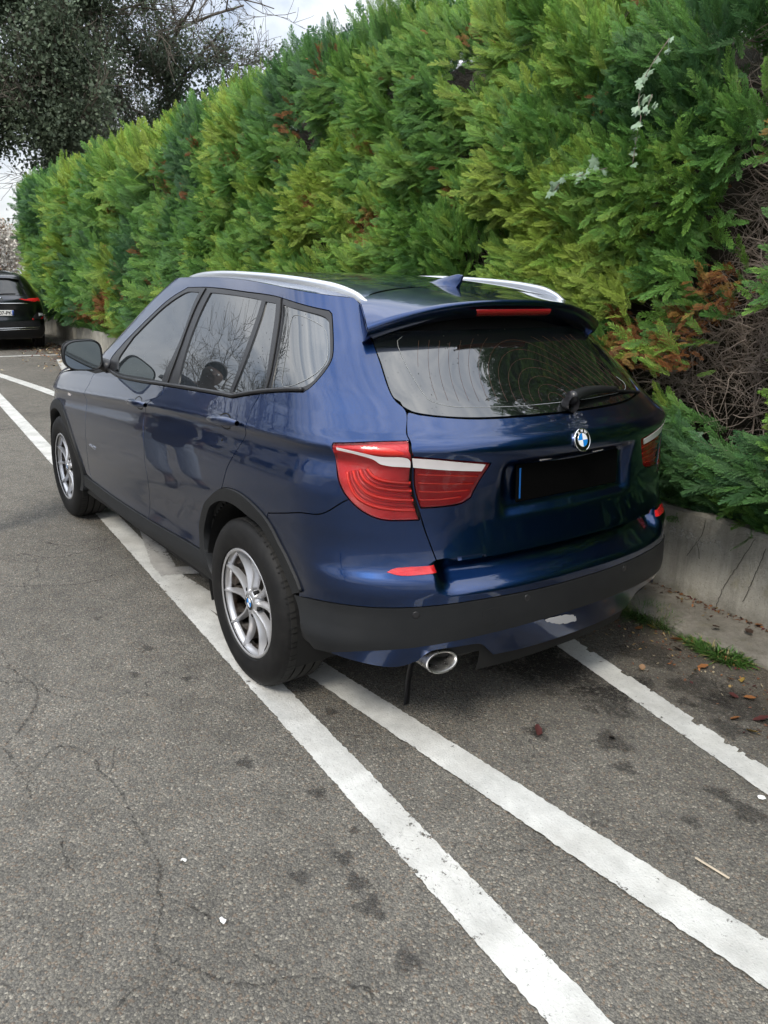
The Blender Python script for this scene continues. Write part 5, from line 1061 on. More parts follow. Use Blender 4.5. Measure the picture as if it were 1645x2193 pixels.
for sg in (1, -1):
    h = hx * np.array((sg, 1)); p = car.P(*h); n0 = car.N(*h); t = np.cross(n0, (0, 0, 1.)); mb = MB(); Rm = np.stack([t, n0, np.array((0, 0, 1.))], 1); mb.box(p, (.05, .008, .026), M=Rm, bev=.004); mb.build('side_indicator', M_white, CAR, edge=30)
    hl = panel(car, 'headlamp', np.array([(4.45 * sg, .78), (4.75 * sg, .76), (4.78 * sg, .90), (4.38 * sg, .935)]), M_white, CAR, off=.002, gap=0, thick=.02)
MB().tube([car.P(*D['keyh'][0]) , car.P(*D['keyh'][0]) + car.N(*D['keyh'][0]) * .0015], .006, 10).build('key_cover', M_black, CAR)

# ------------------------------------------------------------------ grey car parked further on
def k_W(x, z): return _kW(z) - .05 * sst(.2, -.75, x) * sst(.9, 1.3, z) - .03 * sst(2.4, 3.3, x)
_kW = pch([.2, .3, .45, .62, .8, .95, 1.05, 1.15, 1.3, 1.45, 1.55, 1.6, 1.66], [.82, .87, .895, .90, .902, .895, .88, .845, .775, .69, .61, .53, .30])
kar = Body(nr=2.9, nf=2.6, Xr=pch([.2, .3, .42, .5, .62, .72, .85, .98, 1.06, 1.12, 1.2, 1.45, 1.52, 1.58, 1.66], [-.60, -.68, -.735, -.745, -.74, -.72, -.712, -.715, -.705, -.66, -.60, -.43, -.38, -.22, .1]),
           ar=pch([.2, .8, 1.2, 1.66], [.42, .45, .42, .4]), Xf=pch([.2, .5, .8, .92, 1.0, 1.1, 1.4, 1.58, 1.66], [3.35, 3.45, 3.42, 3.3, 2.75, 2.4, 1.75, 1.2, .8]), af=pch([.2, 1., 1.66], [.7, .6, .4]), Wd=k_W, disp=lambda x, y, z, yf: (x, y),
           zw=lambda x, z: -.05 * np.clip((x - .6) / 1.2, -1.2, 1.2) ** 2 * sst(1.2, 1.6, z))
KAR = empty('parked_car', (16.45, -1.13, 0), 'dark grey small crossover parked at the far end of the hedge', 'car'); KAR.rotation_euler = (0, 0, R(-4.5))
M_grey = paint('dark grey metallic', (.035, .037, .044)); M_gglass = glass_mat('black glass', (.008, .009, .010), False, 1.7)
KE = kar.UR + kar.LS + kar.UF
U = np.linspace(0, KE, 110); Z = np.linspace(.24, 1.655, 70); UU, ZZ = np.meshgrid(U, Z, indexing='ij'); Gs = kar.P(UU, ZZ); mb = MB()
for sg in (1, -1):
    G2 = Gs.copy(); G2[..., 1] *= sg; n, m = G2.shape[:2]; I = np.arange(n * m).reshape(n, m); F = []
    for i in range(n - 1):
        for j in range(m - 1):
            c = (G2[i, j] + G2[i + 1, j + 1]) / 2
            if any((c[0] - cx) ** 2 + (c[2] - .33) ** 2 < .37 ** 2 and abs(c[1]) > .5 for cx in (0, 2.6)): continue
            f = (I[i, j], I[i + 1, j], I[i + 1, j + 1], I[i, j + 1]); F.append(f[::-1] if sg > 0 else f)
    mb.add(G2.reshape(-1, 3), F)
mb.build('body', M_grey, KAR)
tpz = kar.P(U, np.full_like(U, 1.655)); ring = np.vstack([tpz, (tpz * np.array((1, -1, 1)))[::-1]]); MB().add(ring, [tuple(range(len(ring)))[::-1]]).build('roof', M_grey, KAR)
def kp(name, pts, mat, off=.004, parent=None, closed_sym=False, thick=.01):
    pts = np.array(pts, float); pl = catmull(pts, .03, False)
    return panel(kar, name, sym(pl[pl[:, 0] > 1e-4]) if closed_sym else pl, mat, parent or KAR, off=off, gap=0, thick=thick, du=.05, dz=.03)
kp('rear_window', [(0, 1.14), (.4, 1.145), (.60, 1.16), (.665, 1.19), (.66, 1.3), (.64, 1.46), (.4, 1.49), (0, 1.495)], M_gglass, closed_sym=True)
kp('bumper', [(0, .26), (.5, .28), (.9, .32), (1.05, .40), (1.02, .50), (.85, .52), (.80, .60), (0, .60)], M_plas, closed_sym=True, off=.006)
kp('spoiler', [(0, 1.50), (.4, 1.495), (.70, 1.47), (.72, 1.54), (.4, 1.575), (0, 1.58)], M_grey, closed_sym=True, off=.05, thick=.055)
for sg in (1, -1):
    f = lambda l: [(a * sg, b) for a, b in l]
    panel(kar, 'tail_lamp', np.array(f([(.42, 1.075), (.70, 1.085), (.93, 1.10), (.98, 1.06), (.93, 1.02), (.75, 1.02), (.55, 1.045)])), M_red, KAR, off=.006, gap=0, thick=.012, du=.05, dz=.03)
    lp = panel(kar, 'lower_lamp', np.array(f([(.62, .64), (.90, .66), (.98, .70), (.96, .79), (.78, .80), (.70, .74)])), M_black, KAR, off=.008, gap=0, thick=.02, du=.05, dz=.03)
    panel(kar, 'clear_lamp', np.array(f([(.80, .715), (.93, .72), (.945, .775), (.80, .78)])), M_bwhite, lp, off=.011, gap=0, thick=.008, du=.05, dz=.03)
    panel(kar, 'red_strip', np.array(f([(.63, .645), (.90, .655), (.975, .70), (.94, .705), (.88, .685), (.64, .672)])), M_red, lp, off=.012, gap=0, thick=.008, du=.05, dz=.03)
    for cx in (0, 2.6):
        c = np.array((cx, sg * .79, .335)); s_ = .335 / .35
        w = MB(); w.V = [(x * s_ + c[0], y * .9 * sg + c[1], z * s_ + c[2]) for x, y, z in TY.V]; w.F = [q_ if sg > 0 else q_[::-1] for q_ in TY.F]; wh = w.build('wheel', M_rub, KAR, edge=35)
        rm = MB().lathe([(.0, .05), (.06, .055), (.15, .04), (.20, .06), (.215, .085)], 30); rm.V = [(x + c[0], y * sg + c[1], z + c[2]) for x, y, z in rm.V]; rm.F = [q_ if sg > 0 else q_[::-1] for q_ in rm.F]; rm.build('rim', M_alloy, wh)
    kl = np.array([(0.9, .60), (.0, .57)])
for z in (.44, .475): l = np.array([(u, z + .02 * abs(u)) for u in np.linspace(-.78, .78, 30)]); MB().tube(kar.P(*l.T) + kar.N(*l.T) * .012, .008, 6).build('bright_strip', M_chrome, KAR)
l = np.array([(u, .985) for u in np.linspace(-.6, .6, 24)]); MB().tube(kar.P(*l.T) + kar.N(*l.T) * .004, .010, 6).build('tailgate_strip', M_chrome, KAR)
pl_ = MB().box((-.722, 0, .79), (.016, .53, .115), bev=.004).build('number_plate', material('plate white', (.75, .75, .73), .5), KAR, edge=30)
MB().box((-.732, -.245, .79), (.003, .036, .108)).build('plate_strip', material('plate strip', (.02, .07, .30), .5), pl_)
def text_on(name, txt, size, mat, parent, origin, xa, ya, ext=.0005, align='CENTER', bold=.0):
    cu = bpy.data.curves.new(name, 'FONT'); cu.body = txt; cu.size = size; cu.extrude = ext; cu.align_x = align; cu.align_y = 'CENTER'; cu.offset = bold
    o = bpy.data.objects.new(name, cu); dm = bpy.data.meshes.new_from_object(o); bpy.data.objects.remove(o); dm.materials.append(mat); o = link(bpy.data.objects.new(name, dm), parent)
    xa = np.array(xa, float); ya = np.array(ya, float); za = np.cross(xa, ya); M = Matrix.Identity(4)
    for i in range(3): M[i][0] = xa[i]; M[i][1] = ya[i]; M[i][2] = za[i]; M[i][3] = origin[i]
    o.matrix_local = M; return o
text_on('plate_text', '607-PK', .098, M_bblack, pl_, (-.7315, -.222, .788), (0, -1, 0), (0, 0, 1), align='RIGHT', bold=.0012)
# oval badge with a slanted letter
eb = kar.P(0, 1.075); T_ = np.linspace(0, 2 * math.pi, 29); G = np.array([[(eb[0] - h, a * math.cos(t), 1.075 + b * math.sin(t)) for a, b, h in ((.075, .038, .002), (.078, .040, .008), (.068, .030, .008))] for t in T_]); bo = MB().grid(G).build('oval_badge', M_chrome, KAR)
sl_ = MB(); 
for y0 in (-.028, .028): sl_.box((eb[0] - .006, y0, 1.075), (.006, .012, .052))
sl_.box((eb[0] - .006, 0, 1.075), (.006, .056, .010)); sl_.build('badge_letter', M_chrome, bo)
wz = np.array([(.05, 1.165), (-.2, 1.172), (-.40, 1.172)]); MB().tube(kar.P(*wz.T) + kar.N(*wz.T) * .015, [.014, .010, .006], 8).build('rear_wiper', M_trim, KAR)
for sg in (1, -1):
    P = np.array([(-.25, .55 * sg, 1.60), (.2, .575 * sg, 1.655), (.8, .575 * sg, 1.665), (1.2, .55 * sg, 1.63)]); MB().tube(catmull(P, .06), .016, 8).build('roof_rail', M_rail, KAR)
MB().box((1.3, 0, .33), (3.4, 1.3, .12), bev=.03).build('underbody', M_black, KAR)
# ------------------------------------------------------------------ trees beyond the hedge
M_bark = material('bark', (.10, .085, .065), .9); n_ = Nodes(M_bark); n_.l(n_.mix(n_.noise(n_.pos(), 7., 5, .7), C4(.06, .05, .04), C4(.19, .165, .13)), n_.b.inputs['Base Color']); n_.l(n_.bump(n_.noise(n_.pos(), 25., 4), .02), n_.b.inputs['Normal'])
M_ivyt = foliage_mat('ivy foliage', .45)
def leafcluster(name, seed, n=30, s=.062):
    r = np.random.default_rng(seed); V = []; F = []; Cc = []
    for _ in range(n):
        p = r.normal(0, .13, 3); d = r.normal(0, 1, 3) + np.array((0, .5, -.3)); d /= np.linalg.norm(d); nr = np.array((r.normal(0, .5), r.normal(.6, .5), r.normal(.7, .5))); sd_ = np.cross(nr, d); sd_ /= np.linalg.norm(sd_) + 1e-9; k = s * r.uniform(.6, 1.3); o_ = len(V)
        V += [p, p + d * k * .5 + sd_ * k * .5, p + d * k, p + d * k * .5 - sd_ * k * .5]; F.append((o_, o_ + 1, o_ + 2, o_ + 3)); Cc += [r.uniform(.6, 1.3)] * 4
    me = bpy.data.meshes.new(name); me.from_pydata([tuple(v) for v in V], [], F); me.update(); me.materials.append(M_ivyt); a = me.color_attributes.new('col', 'FLOAT_COLOR', 'POINT'); c = np.ones((len(V), 4)); c[:, :3] = np.array(Cc)[:, None]; a.data.foreach_set('color', c.ravel()); return bpy.data.objects.new(name, me)
colL = bpy.data.collections.new('leaf_library')
for k in range(4): colL.objects.link(leafcluster('leaf_cluster_%d' % k, 90 + k))
NG_leaf = scatter_group('scatter_leaves', colL)
def grow(mb, p, d, L, r, lvl, rr, out, maxlvl, spread=.55, upb=.10, tw=None):
    n = 5; q = [p]; dd = d.copy()
    for i in range(n):
        dd = dd + rr.normal(0, .13, 3) + np.array((0, 0, upb * .35)); dd /= np.linalg.norm(dd); q.append(q[-1] + dd * L / n)
    q = np.array(q); mb.tube(q, np.linspace(r, r * .62, n + 1), 7 if lvl == 0 else 5 if lvl < 2 else 3, False); out.append((q, lvl))
    if lvl >= maxlvl: return
    for k in range(rr.integers(3, 5) if lvl < maxlvl - 1 else rr.integers(5, 9)):
        f = rr.uniform(.30, 1.0); i = min(n, int(f * n)); nd = dd + rr.normal(0, spread, 3) + np.array((0, 0, upb)); nd /= np.linalg.norm(nd)
        grow(mb, q[i], nd, L * rr.uniform(.55, .82), max(r * .55, .0105), lvl + 1, rr, out, maxlvl, spread, upb)
def tree(name, base, label, cat_, seed, trunk, L, r, maxlvl, ivy, ivyr, group=None, spread=.6, upb=.1):
    rr = np.random.default_rng(seed); T = empty(name, base, label, cat_, group); tb = MB(); tw = MB(); out = []
    tp = catmull(np.array(trunk, float), .4) ; tb.tube(tp, np.linspace(r, r * .10, len(tp)), 10)
    tb.build('trunk', M_bark, T)
    nl = 14 if maxlvl > 3 else 9
    for k in range(nl):
        f = .35 + .65 * (k + rr.uniform(0, .9)) / nl; i = min(len(tp) - 1, int(f * (len(tp) - 1))); a = rr.uniform(0, 2 * math.pi); d = np.array((math.cos(a) * .8, math.sin(a), rr.uniform(.1, .8))); d /= np.linalg.norm(d)
        lb = MB(); o1 = []; grow(lb, tp[i], d, L * rr.uniform(.75, 1.1), r * .22, 0, rr, o1, maxlvl, spread, upb); lb.build('limb', M_bark, T); out += o1
    if ivy:
        P = []; 
        for q, l in out:
            if l <= 1:
                for x in q: P.append(x)
        P = np.array(P + list(np.repeat(tp, 3, 0))); P = P[(P[:, 2] < ivyr[1]) & (P[:, 2] > ivyr[0])]
        i = rr.integers(0, len(P), ivy); sp_ = rr.uniform(.15, .75, ivy)[:, None]; Q = P[i] + rr.normal(0, 1, (ivy, 3)) * sp_ * np.array((.7, .9, .8))
        Yd = rr.normal(0, 1, (ivy, 3)) + np.array((0, 0, -.4)); Zn = rr.normal(0, .7, (ivy, 3)) + np.array((-.5, .3, .9))
        ti = np.array((.125, .165, .110)) * rr.uniform(.7, 1.3, ivy)[:, None] + np.array((.012, .010, 0)) * rr.random(ivy)[:, None]
        o = scatter('ivy_leaves', Q, Yd, Zn, rr.uniform(1.1, 2.1, ivy), ti, rr.integers(0, 4, ivy), NG_leaf, M_ivyt, T); tag(o, kind='stuff')
    return T
tree('ivy_tree', (27, -5.6, 0), 'big tree overgrown with dark ivy beyond the hedge', 'tree', 5, [(0, 0, 0), (.2, -.1, 2.5), (-.1, .2, 5), (.2, .1, 8), (0, 0, 11.5)], 3.2, .34, 3, 2500, (1.0, 12.5), 'trees beyond the hedge')
tree('ivy_tree', (29, -10.2, 0), 'bare twiggy tree with ivy up its middle, right of the dark ivy tree', 'tree', 11, [(0, 0, 0), (.1, .2, 3), (.2, -.1, 6), (0, .1, 11)], 3.6, .26, 4, 1500, (1.5, 10.0), 'trees beyond the hedge', .7, .05)
tree('ivy_tree', (26.5, -1.2, 0), 'ivy covered tree cut off by the left edge of the picture', 'tree', 17, [(0, 0, 0), (.1, .1, 3), (0, .2, 6), (.2, .1, 10)], 2.8, .26, 3, 1500, (3.2, 12.), 'trees beyond the hedge')
# pale fluffy climber on the fence at the end of the car park
sh = empty('climber', (22.2, -1.9, 0), 'pale fluffy dry climber behind the grey parked car', 'shrub'); rr = np.random.default_rng(4); nq = 1500
Q = np.stack([rr.normal(0, .35, nq), rr.uniform(-1.1, 2.6, nq), .3 + 3.1 * rr.random(nq) ** .8], 1); Q[:, 2] *= 1 - .12 * np.abs(Q[:, 1] - .6)
pl2 = np.where((rr.random(nq) < .78)[:, None], np.array((.86, .82, .75)), np.array((.30, .20, .12))) * rr.uniform(.6, 1.1, nq)[:, None]
o = scatter('seed_heads', Q, rr.normal(0, 1, (nq, 3)), rr.normal(0, 1, (nq, 3)) + np.array((-.6, .3, .5)), rr.uniform(.6, 1.2, nq), pl2, rr.integers(0, 4, nq), NG_leaf, M_ivyt, sh); tag(o, kind='stuff')
mb = MB()
for _ in range(60):
    p = np.array((rr.normal(0, .2), rr.uniform(-1., 2.5), 0)); q = [p]; d = np.array((rr.normal(0, .2), rr.normal(0, .3), 1.))
    for k in range(7): d = d + rr.normal(0, .25, 3); d /= np.linalg.norm(d); q.append(q[-1] + d * .42)
    mb.tube(catmull(np.array(q), .15), .008, 4, False)
tag(mb.build('vine_stems', M_twig, sh), kind='stuff')
# far edge of the car park: a low fence closes the view under the trees
fn = empty('boundary_fence', (24, 0, 0), 'low dark boundary fence behind the pale climber', 'fence'); M_fen = material('fence timber', (.055, .048, .040), .85)
for k in range(60): MB().box((.02 * (k % 2), -12 + k * .30, .75), (.025, .285, 1.5 + .02 * (k % 3)), bev=.004).build('plank', M_fen, fn)

# ------------------------------------------------------------------ leaves, grass and litter by the kerb
LC = {'o': (.24, .095, .028), 'y': (.30, .20, .045), 't': (.30, .18, .10), 'r': (.075, .018, .016), 'd': (.045, .025, .016)}
LM = {k: material('dry leaf ' + k, v, .7) for k, v in LC.items()}
NM = {'o': 'orange', 'y': 'yellow', 't': 'tan', 'r': 'dark red', 'd': 'brown'}
lr = np.random.default_rng(8)
def leaf_mesh(seed, m):
    r = np.random.default_rng(seed); n = 9; V = []; F = []; cur = r.uniform(.25, .6)
    for i in range(n):
        f = i / (n - 1); w = .30 * math.sin(math.pi * (f * .94 + .03)) ** .8 * (1 + .15 * math.sin(f * 17 + seed)); z = cur * .5 * (f - .5) ** 2
        V += [(-w, f - .5, z + cur * w * .9), (0, f - .5, z), (w, f - .5, z + cur * w * .7)]
    for i in range(n - 1):
        for j in (0, 1): a = i * 3 + j; F.append((a, a + 1, a + 4, a + 3))
    me = bpy.data.meshes.new('dry_leaf'); me.from_pydata(V, [], F); me.update(); me.materials.append(m); me.polygons.foreach_set('use_smooth', np.ones(len(me.polygons), bool)); return me
LV = [(-0.441, -1.005, 't', .075, 'leaning on the grass tuft under the bumper corner'), (-0.793, -0.925, 'o', .065, 'in front of the kerb between the grass tufts'), (-0.841, -0.996, 'o', .05, 'against the kerb by the middle grass tuft'), (-0.613, -0.883, 'o', .05, 'just in front of the first grass tuft'), (-0.641, -0.944, 'y', .055, 'at the foot of the first grass tuft'), (-0.877, -0.553, 't', .045, 'beside the white line with chipped edges'), (-1.022, -0.787, 'o', .05, 'on the dirt below the right grass tuft'), (-1.156, -0.786, 'o', .035, 'on the dirt near the right picture edge'), (-1.287, -0.706, 'o', .05, 'on the dirt, nearest the white line at right'),
      (-1.344, -0.508, 'o', .05, 'touching the white line at the right edge'), (-0.966, 0.199, 'r', .06, 'flattened on the asphalt between the lines'), (-1.401, -0.592, 'r', .065, 'crumpled at the right picture edge'), (-1.239, -0.667, 'r', .045, 'next to an orange leaf near the right edge'), (-1.43, -0.474, 'y', .05, 'beyond the white line at the right edge'), (-0.855, -0.843, 'd', .045, 'on the dirt between the tufts'), (-1.035, -0.949, 'o', .035, 'beside the right grass tuft on the kerb'), (-0.881, -1.103, 'd', .045, 'lying on the kerb'), (-0.997, -1.188, 'd', .05, 'in the corner of kerb and wall'), (-1.155, 0.001, 'd', .05, 'in the dark stain between the lines'), (-1.023, -0.734, 'y', .04, 'thin one on the dirt'), (-0.981, -1.299, 'o', .04, 'at the foot of the wall'), (-1.189, -0.821, 'y', .04, 'among dirt at the right')]
for i, (x, y, k, s_, wh) in enumerate(LV):
    onk = (x + .0788 * 0) and (y < -1.02); o = link(bpy.data.objects.new('dry_leaf', leaf_mesh(i, LM[k]))); o.location = (x, y, .012 + (.055 if onk else 0)); o.rotation_euler = (lr.normal(0, .25), lr.normal(0, .3), lr.uniform(0, 6.3)); o.scale = (s_, s_, s_)
    tag(o, '%s dry leaf %s' % (NM[k], wh), 'leaf', 'fallen leaves')
# leaf litter too small and dense to count: by the kerb and below the far hedge end
V = []; F = []; Cc = []
def bit(x, y, z, s_, c):
    a = lr.uniform(0, 6.3); o_ = len(V); t1 = np.array((math.cos(a), math.sin(a), lr.normal(0, .3))) * s_; t2 = np.array((-math.sin(a), math.cos(a), lr.normal(0, .3))) * s_ * lr.uniform(.3, .6); p = np.array((x, y, z + s_ * .3)); V.extend([p - t1, p + t2, p + t1, p - t2]); F.append((o_, o_ + 1, o_ + 2, o_ + 3)); Cc.extend([c] * 4)
cols_ = np.array([(.30, .12, .04), (.14, .06, .03), (.07, .04, .025), (.36, .24, .09), (.10, .02, .02), (.45, .38, .25)])
for _ in range(1500):
    t = lr.uniform(-1.2, 2.4); o_ = kerb_edge(np.array([t]))[0] + abs(lr.normal(0, .22)) - .02; q = wp(t, o_, .003); bit(*q, lr.uniform(.003, .012), cols_[lr.integers(0, 6)] * lr.uniform(.5, 1.))
for _ in range(900):
    t = lr.uniform(-1.2, 2.4); q = wp(t, lr.exponential(.03) + .01, .056); bit(*q, lr.uniform(.004, .014), cols_[lr.integers(0, 5)] * lr.uniform(.4, .9))
for _ in range(1800):
    x = lr.uniform(11.5, 17.5); y = -2.35 - .079 * (x - 12) + abs(lr.normal(0, .55)); bit(x, y, .004, lr.uniform(.015, .04), cols_[lr.integers(0, 6)] * lr.uniform(.7, 1.2))
ml_ = material('leaf litter', (.2, .1, .04), .8); n_ = Nodes(ml_); n_.l(n_.n('ShaderNodeVertexColor', layer_name='col').outputs[0], n_.b.inputs['Base Color'])
tag(mesh('leaf_litter', V, F, ml_, smooth=False, cols=np.array(Cc)), 'fine brown leaf litter along the kerb and under the far hedge', kind='stuff')
# grass tufts growing out of the joint between tarmac and kerb
M_gr = material('grass blade', (.07, .16, .03), .5); n_ = Nodes(M_gr); n_.l(n_.n('ShaderNodeVertexColor', layer_name='col').outputs[0], n_.b.inputs['Base Color'])
def tuft(loc, n, rx, ry, h, label, broad=False, seed=1):
    r = np.random.default_rng(seed); V = []; F = []; Cc = []
    for _ in range(n):
        a = r.uniform(0, 6.3); q = r.random() ** .5; p = np.array((rx * q * math.cos(a), ry * q * math.sin(a), 0)); d = np.array((math.cos(a) * .6 + r.normal(0, .5), math.sin(a) * .6 + r.normal(0, .5), r.uniform(.6, 1.8))); d /= np.linalg.norm(d); L = h * r.uniform(.5, 1.15); w = (.0016 if not broad else .0035) * r.uniform(.7, 1.3); sd_ = np.cross(d, (0, 0, 1.)); sd_ /= np.linalg.norm(sd_) + 1e-9
        c = np.array((.055, .13, .022)) * r.uniform(.5, 1.5) if r.random() > .1 else np.array((.26, .22, .09)); o_ = len(V)
        for k, f in enumerate((0, .4, .75, 1.)):
            m = p + d * L * f + np.array((d[0], d[1], -1.2)) * L * f * f * .35; V += [m - sd_ * w * (1 - f ** 2), m + sd_ * w * (1 - f ** 2)]; Cc += [c * (.7 + .5 * f)] * 2
        for k in range(3): F.append((o_ + 2 * k, o_ + 2 * k + 1, o_ + 2 * k + 3, o_ + 2 * k + 2))
    o = mesh('grass_tuft', V, F, M_gr, cols=np.array(Cc)); o.location = loc; o.rotation_euler = (0, 0, R(-8)); tag(o, label, 'grass', 'grass tufts by the kerb')
tuft((-.545, -1.045, .0), 1100, .17, .085, .12, 'largest grass tuft, under the right bumper corner', seed=1)
tuft((-.985, -.985, .0), 900, .14, .075, .075, 'low broad leaved grass patch nearest the right picture edge', True, 2)
tuft((-.835, -.975, .0), 160, .07, .035, .05, 'small grass tuft between two bigger ones by the kerb', seed=3)
# wooden stir stick and scraps of paper
a = np.array((-1.701, .302)); b = np.array((-1.802, .296)); m_ = (a + b) / 2; o = MB().box((0, 0, .002), (.105, .0085, .0025), bev=.001).build('wooden_stick', material('stick wood', (.52, .44, .33), .7)); o.location = (m_[0], m_[1], .006); o.rotation_euler = (0, 0, math.atan2(b[1] - a[1], b[0] - a[0])); tag(o, 'pale flat wooden stick lying between the two white lines', 'stick')
def scrap(x, y, s_, label, seed):
    r = np.random.default_rng(seed); V = [(0, 0, .006)] + [(s_ * q * math.cos(t), s_ * q * .6 * math.sin(t), .002 + r.uniform(0, .006)) for t, q in zip(np.linspace(0, 6.28, 9)[:-1], r.uniform(.6, 1.1, 8))]
    o = mesh('paper_scrap', V, [(0, 1 + k, 1 + (k + 1) % 8) for k in range(8)], M_paper, smooth=False); o.location = (x, y, .005); o.rotation_euler = (0, 0, r.uniform(0, 3)); tag(o, label, 'paper', 'paper scraps')
M_paper = material('paper', (.78, .78, .76), .8)
scrap(-.863, 1.544, .011, 'tiny white paper chip beside the long crack', 1); scrap(-1.131, 1.545, .016, 'crumpled white scrap near the lower crack', 2); scrap(-1.66, -.13, .02, 'silvery crumpled scrap beside the line at right', 3)
# ------------------------------------------------------------------ across the car park (seen in the paint and the glass)
bd_ = empty('workshop_building', (17.5, 11., 0), 'low pale workshop building across the car park', 'building'); bd_.rotation_euler = (0, 0, R(-6))
M_bw = material('cream cladding', (.50, .48, .44), .7); M_win = glass_mat('building glass', (.02, .025, .03), False, 1.6)
MB().box((3., 3., 2.2), (18, 6, 4.4)).build('wall', M_bw, bd_, smooth=False); MB().box((3., 3., 4.5), (18.5, 6.5, .22), bev=.03).build('roof', material('roof edge', (.06, .06, .065), .5), bd_)
for k in range(6): w_ = MB().box((-4.2 + k * 2.9, -.02, 1.55), (1.9, .05, 1.5)).build('window', M_win, bd_); MB().box((-4.2 + k * 2.9, -.05, .76), (2.0, .12, .06)).build('sill', M_trim, w_)
emblem((-5.2, -.06, 3.6), (0, -1, 0), (0, 0, 1), .55, bd_, name='sign_emblem')
tree('bare_tree', (13.5, 8.5, 0), 'bare leafless tree beside the workshop building', 'tree', 31, [(0, 0, 0), (.05, 0, 1.5), (.1, .1, 3), (.2, .1, 5.4)], 1.9, .12, 3, 0, None, 'bare trees across the car park')
tree('bare_tree', (-3.5, 15, 0), 'bare leafless tree standing behind the photographer', 'tree', 33, [(0, 0, 0), (.05, 0, 2), (.1, .1, 4), (.2, .1, 7)], 2.6, .16, 3, 0, None, 'bare trees across the car park')
tree('bare_tree', (31, 13.0, 0), 'tall bare tree at the far end of the car park', 'tree', 39, [(0, 0, 0), (.05, 0, 2), (.1, .1, 4.5), (.2, .1, 8)], 3.0, .16, 3, 0, None, 'bare trees across the car park')

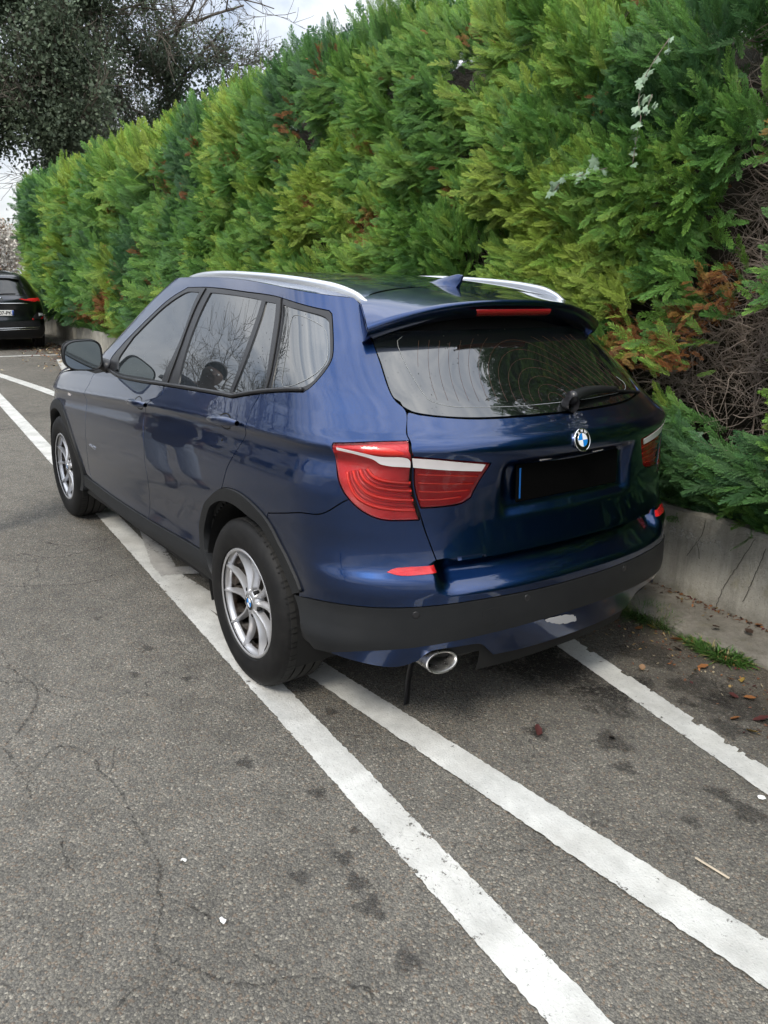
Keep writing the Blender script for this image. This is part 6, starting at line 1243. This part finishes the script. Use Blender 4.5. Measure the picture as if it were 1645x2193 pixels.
# ------------------------------------------------------------------ person standing beside the car, left of the picture (seen in the doors and windows)
def skin_obj(name, V, E, Rr, mat, parent, root=0, sub=2):
    me = bpy.data.meshes.new(name); me.from_pydata([tuple(v) for v in V], E, []); me.update(); me.materials.append(mat); o = link(bpy.data.objects.new(name, me), parent)
    o.modifiers.new('skin', 'SKIN'); 
    if not me.skin_vertices: 
        bpy.context.view_layer.objects.active = o
    for i, r in enumerate(Rr): me.skin_vertices[0].data[i].radius = r if isinstance(r, tuple) else (r, r)
    for i in range(len(V)): me.skin_vertices[0].data[i].use_root = (i == root)
    s = o.modifiers.new('smooth', 'SUBSURF'); s.levels = sub; s.render_levels = sub; o.modifiers['skin'].use_smooth_shade = True
    return o
def build_person():
    P = empty('person', (2.62, 1.66, 0), 'person in a long dark navy coat and pale jeans beside the front door', 'person'); P.rotation_euler = (0, 0, R(200))
    M_skin = material('skin', (.075, .040, .026), .5); M_coat = material('navy coat', (.006, .008, .020), .8); M_jean = material('pale jeans', (.33, .37, .43), .85); M_hair = material('hair', (.008, .007, .006), .8); M_shoe = material('shoe', (.02, .02, .02), .5)
    n_ = Nodes(M_coat); n_.l(n_.bump(n_.noise(n_.pos(), 30., 4), .01), n_.b.inputs['Normal'])
    V = [(0, 0, .95), (0, 0, 1.12), (.02, 0, 1.32), (.04, 0, 1.46), (.06, 0, 1.53), (.085, 0, 1.60), (.08, 0, 1.68)]; E = [(i, i + 1) for i in range(6)]; Rr = [(.14, .11), (.13, .10), (.15, .11), .056, .062, (.078, .094), (.066, .078)]
    nb = len(V); V += [(.165, 0, 1.60), (.178, 0, 1.585)]; E += [(5, nb), (nb, nb + 1)]; Rr += [.020, .011]
    for s in (1, -1):
        i = len(V); V += [(.02, .17 * s, 1.39), (.0, .24 * s, 1.13), (.12, .22 * s, .93), (.165, .21 * s, .87)]; E += [(2, i), (i, i + 1), (i + 1, i + 2), (i + 2, i + 3)]; Rr += [.062, .046, .032, (.036, .020)]
        h = i + 3
        for k, (dx, dy, L) in enumerate(((.02, .03, .07), (.035, .012, .082), (.035, -.008, .078), (.028, -.026, .062))):
            j = len(V); b = V[h]; V += [(b[0] + dx * .5, b[1] + dy * s, b[2] - L * .45), (b[0] + dx * 1.0, b[1] + dy * s, b[2] - L)]; E += [(h, j), (j, j + 1)]; Rr += [.0095, .008]
        j = len(V); b = V[h]; V += [(b[0] + .04, b[1] + .0 * s - .02 * s, b[2] - .005), (b[0] + .065, b[1] - .03 * s, b[2] - .035)]; E += [(h, j), (j, j + 1)]; Rr += [.011, .009]
        i = len(V); V += [(.0, .10 * s, .88), (.03, .11 * s, .50), (-.01, .12 * s, .10), (.13, .14 * s, .05)]; E += [(0, i), (i, i + 1), (i + 1, i + 2), (i + 2, i + 3)]; Rr += [.088, .060, .043, .036]
        i = len(V); V += [(.075, .088 * s, 1.60)]; E += [(5, i)]; Rr += [.022]
    b = skin_obj('body', V, E, Rr, M_skin, P)
    for s in (1, -1): MB().lathe([(0, -.011), (.008, -.008), (.011, 0), (.008, .008), (0, .011)], 12, axis='x', c=(.160, .033 * s, 1.625)).build('eye', M_bwhite, P)
    MB().box((.163, 0, 1.553), (.012, .045, .008), bev=.003).build('mouth', material('lip', (.09, .035, .03), .5), P)
    V = [(0, 0, .58), (0, 0, .80), (0, 0, 1.0), (.0, 0, 1.15), (.02, 0, 1.33), (.03, 0, 1.44)]; E = [(i, i + 1) for i in range(5)]; Rr = [(.20, .155), (.195, .15), (.185, .15), (.175, .145), (.19, .145), (.085, .085)]
    for s in (1, -1): i = len(V); V += [(.02, .175 * s, 1.40), (.0, .245 * s, 1.13), (.105, .225 * s, .955)]; E += [(4, i), (i, i + 1), (i + 1, i + 2)]; Rr += [.088, .068, .054]
    skin_obj('coat', V, E, Rr, M_coat, P, 2)
    for s in (1, -1):
        skin_obj('trouser_leg', [(.0, .10 * s, .86), (.03, .11 * s, .50), (-.005, .12 * s, .13)], [(0, 1), (1, 2)], [.105, .085, .075], M_jean, P)
        skin_obj('shoe', [(-.06, .12 * s, .045), (.03, .125 * s, .05), (.15, .14 * s, .038)], [(0, 1), (1, 2)], [(.045, .045), (.05, .05), (.046, .036)], M_shoe, P)
    G = []
    for f in np.linspace(0, 1, 10):
        a = f * R(100); r_ = []
        for t in np.linspace(0, 2 * math.pi, 25): fr = max(0, math.cos(t)); aa = a * (1 - .60 * fr); r_.append((.072 + .112 * math.sin(aa) * math.cos(t), .098 * math.sin(aa) * math.sin(t), 1.655 + .112 * math.cos(aa)))
        G.append(r_)
    MB().grid(np.array(G)[:, ::-1]).build('hair', M_hair, P)
build_person()
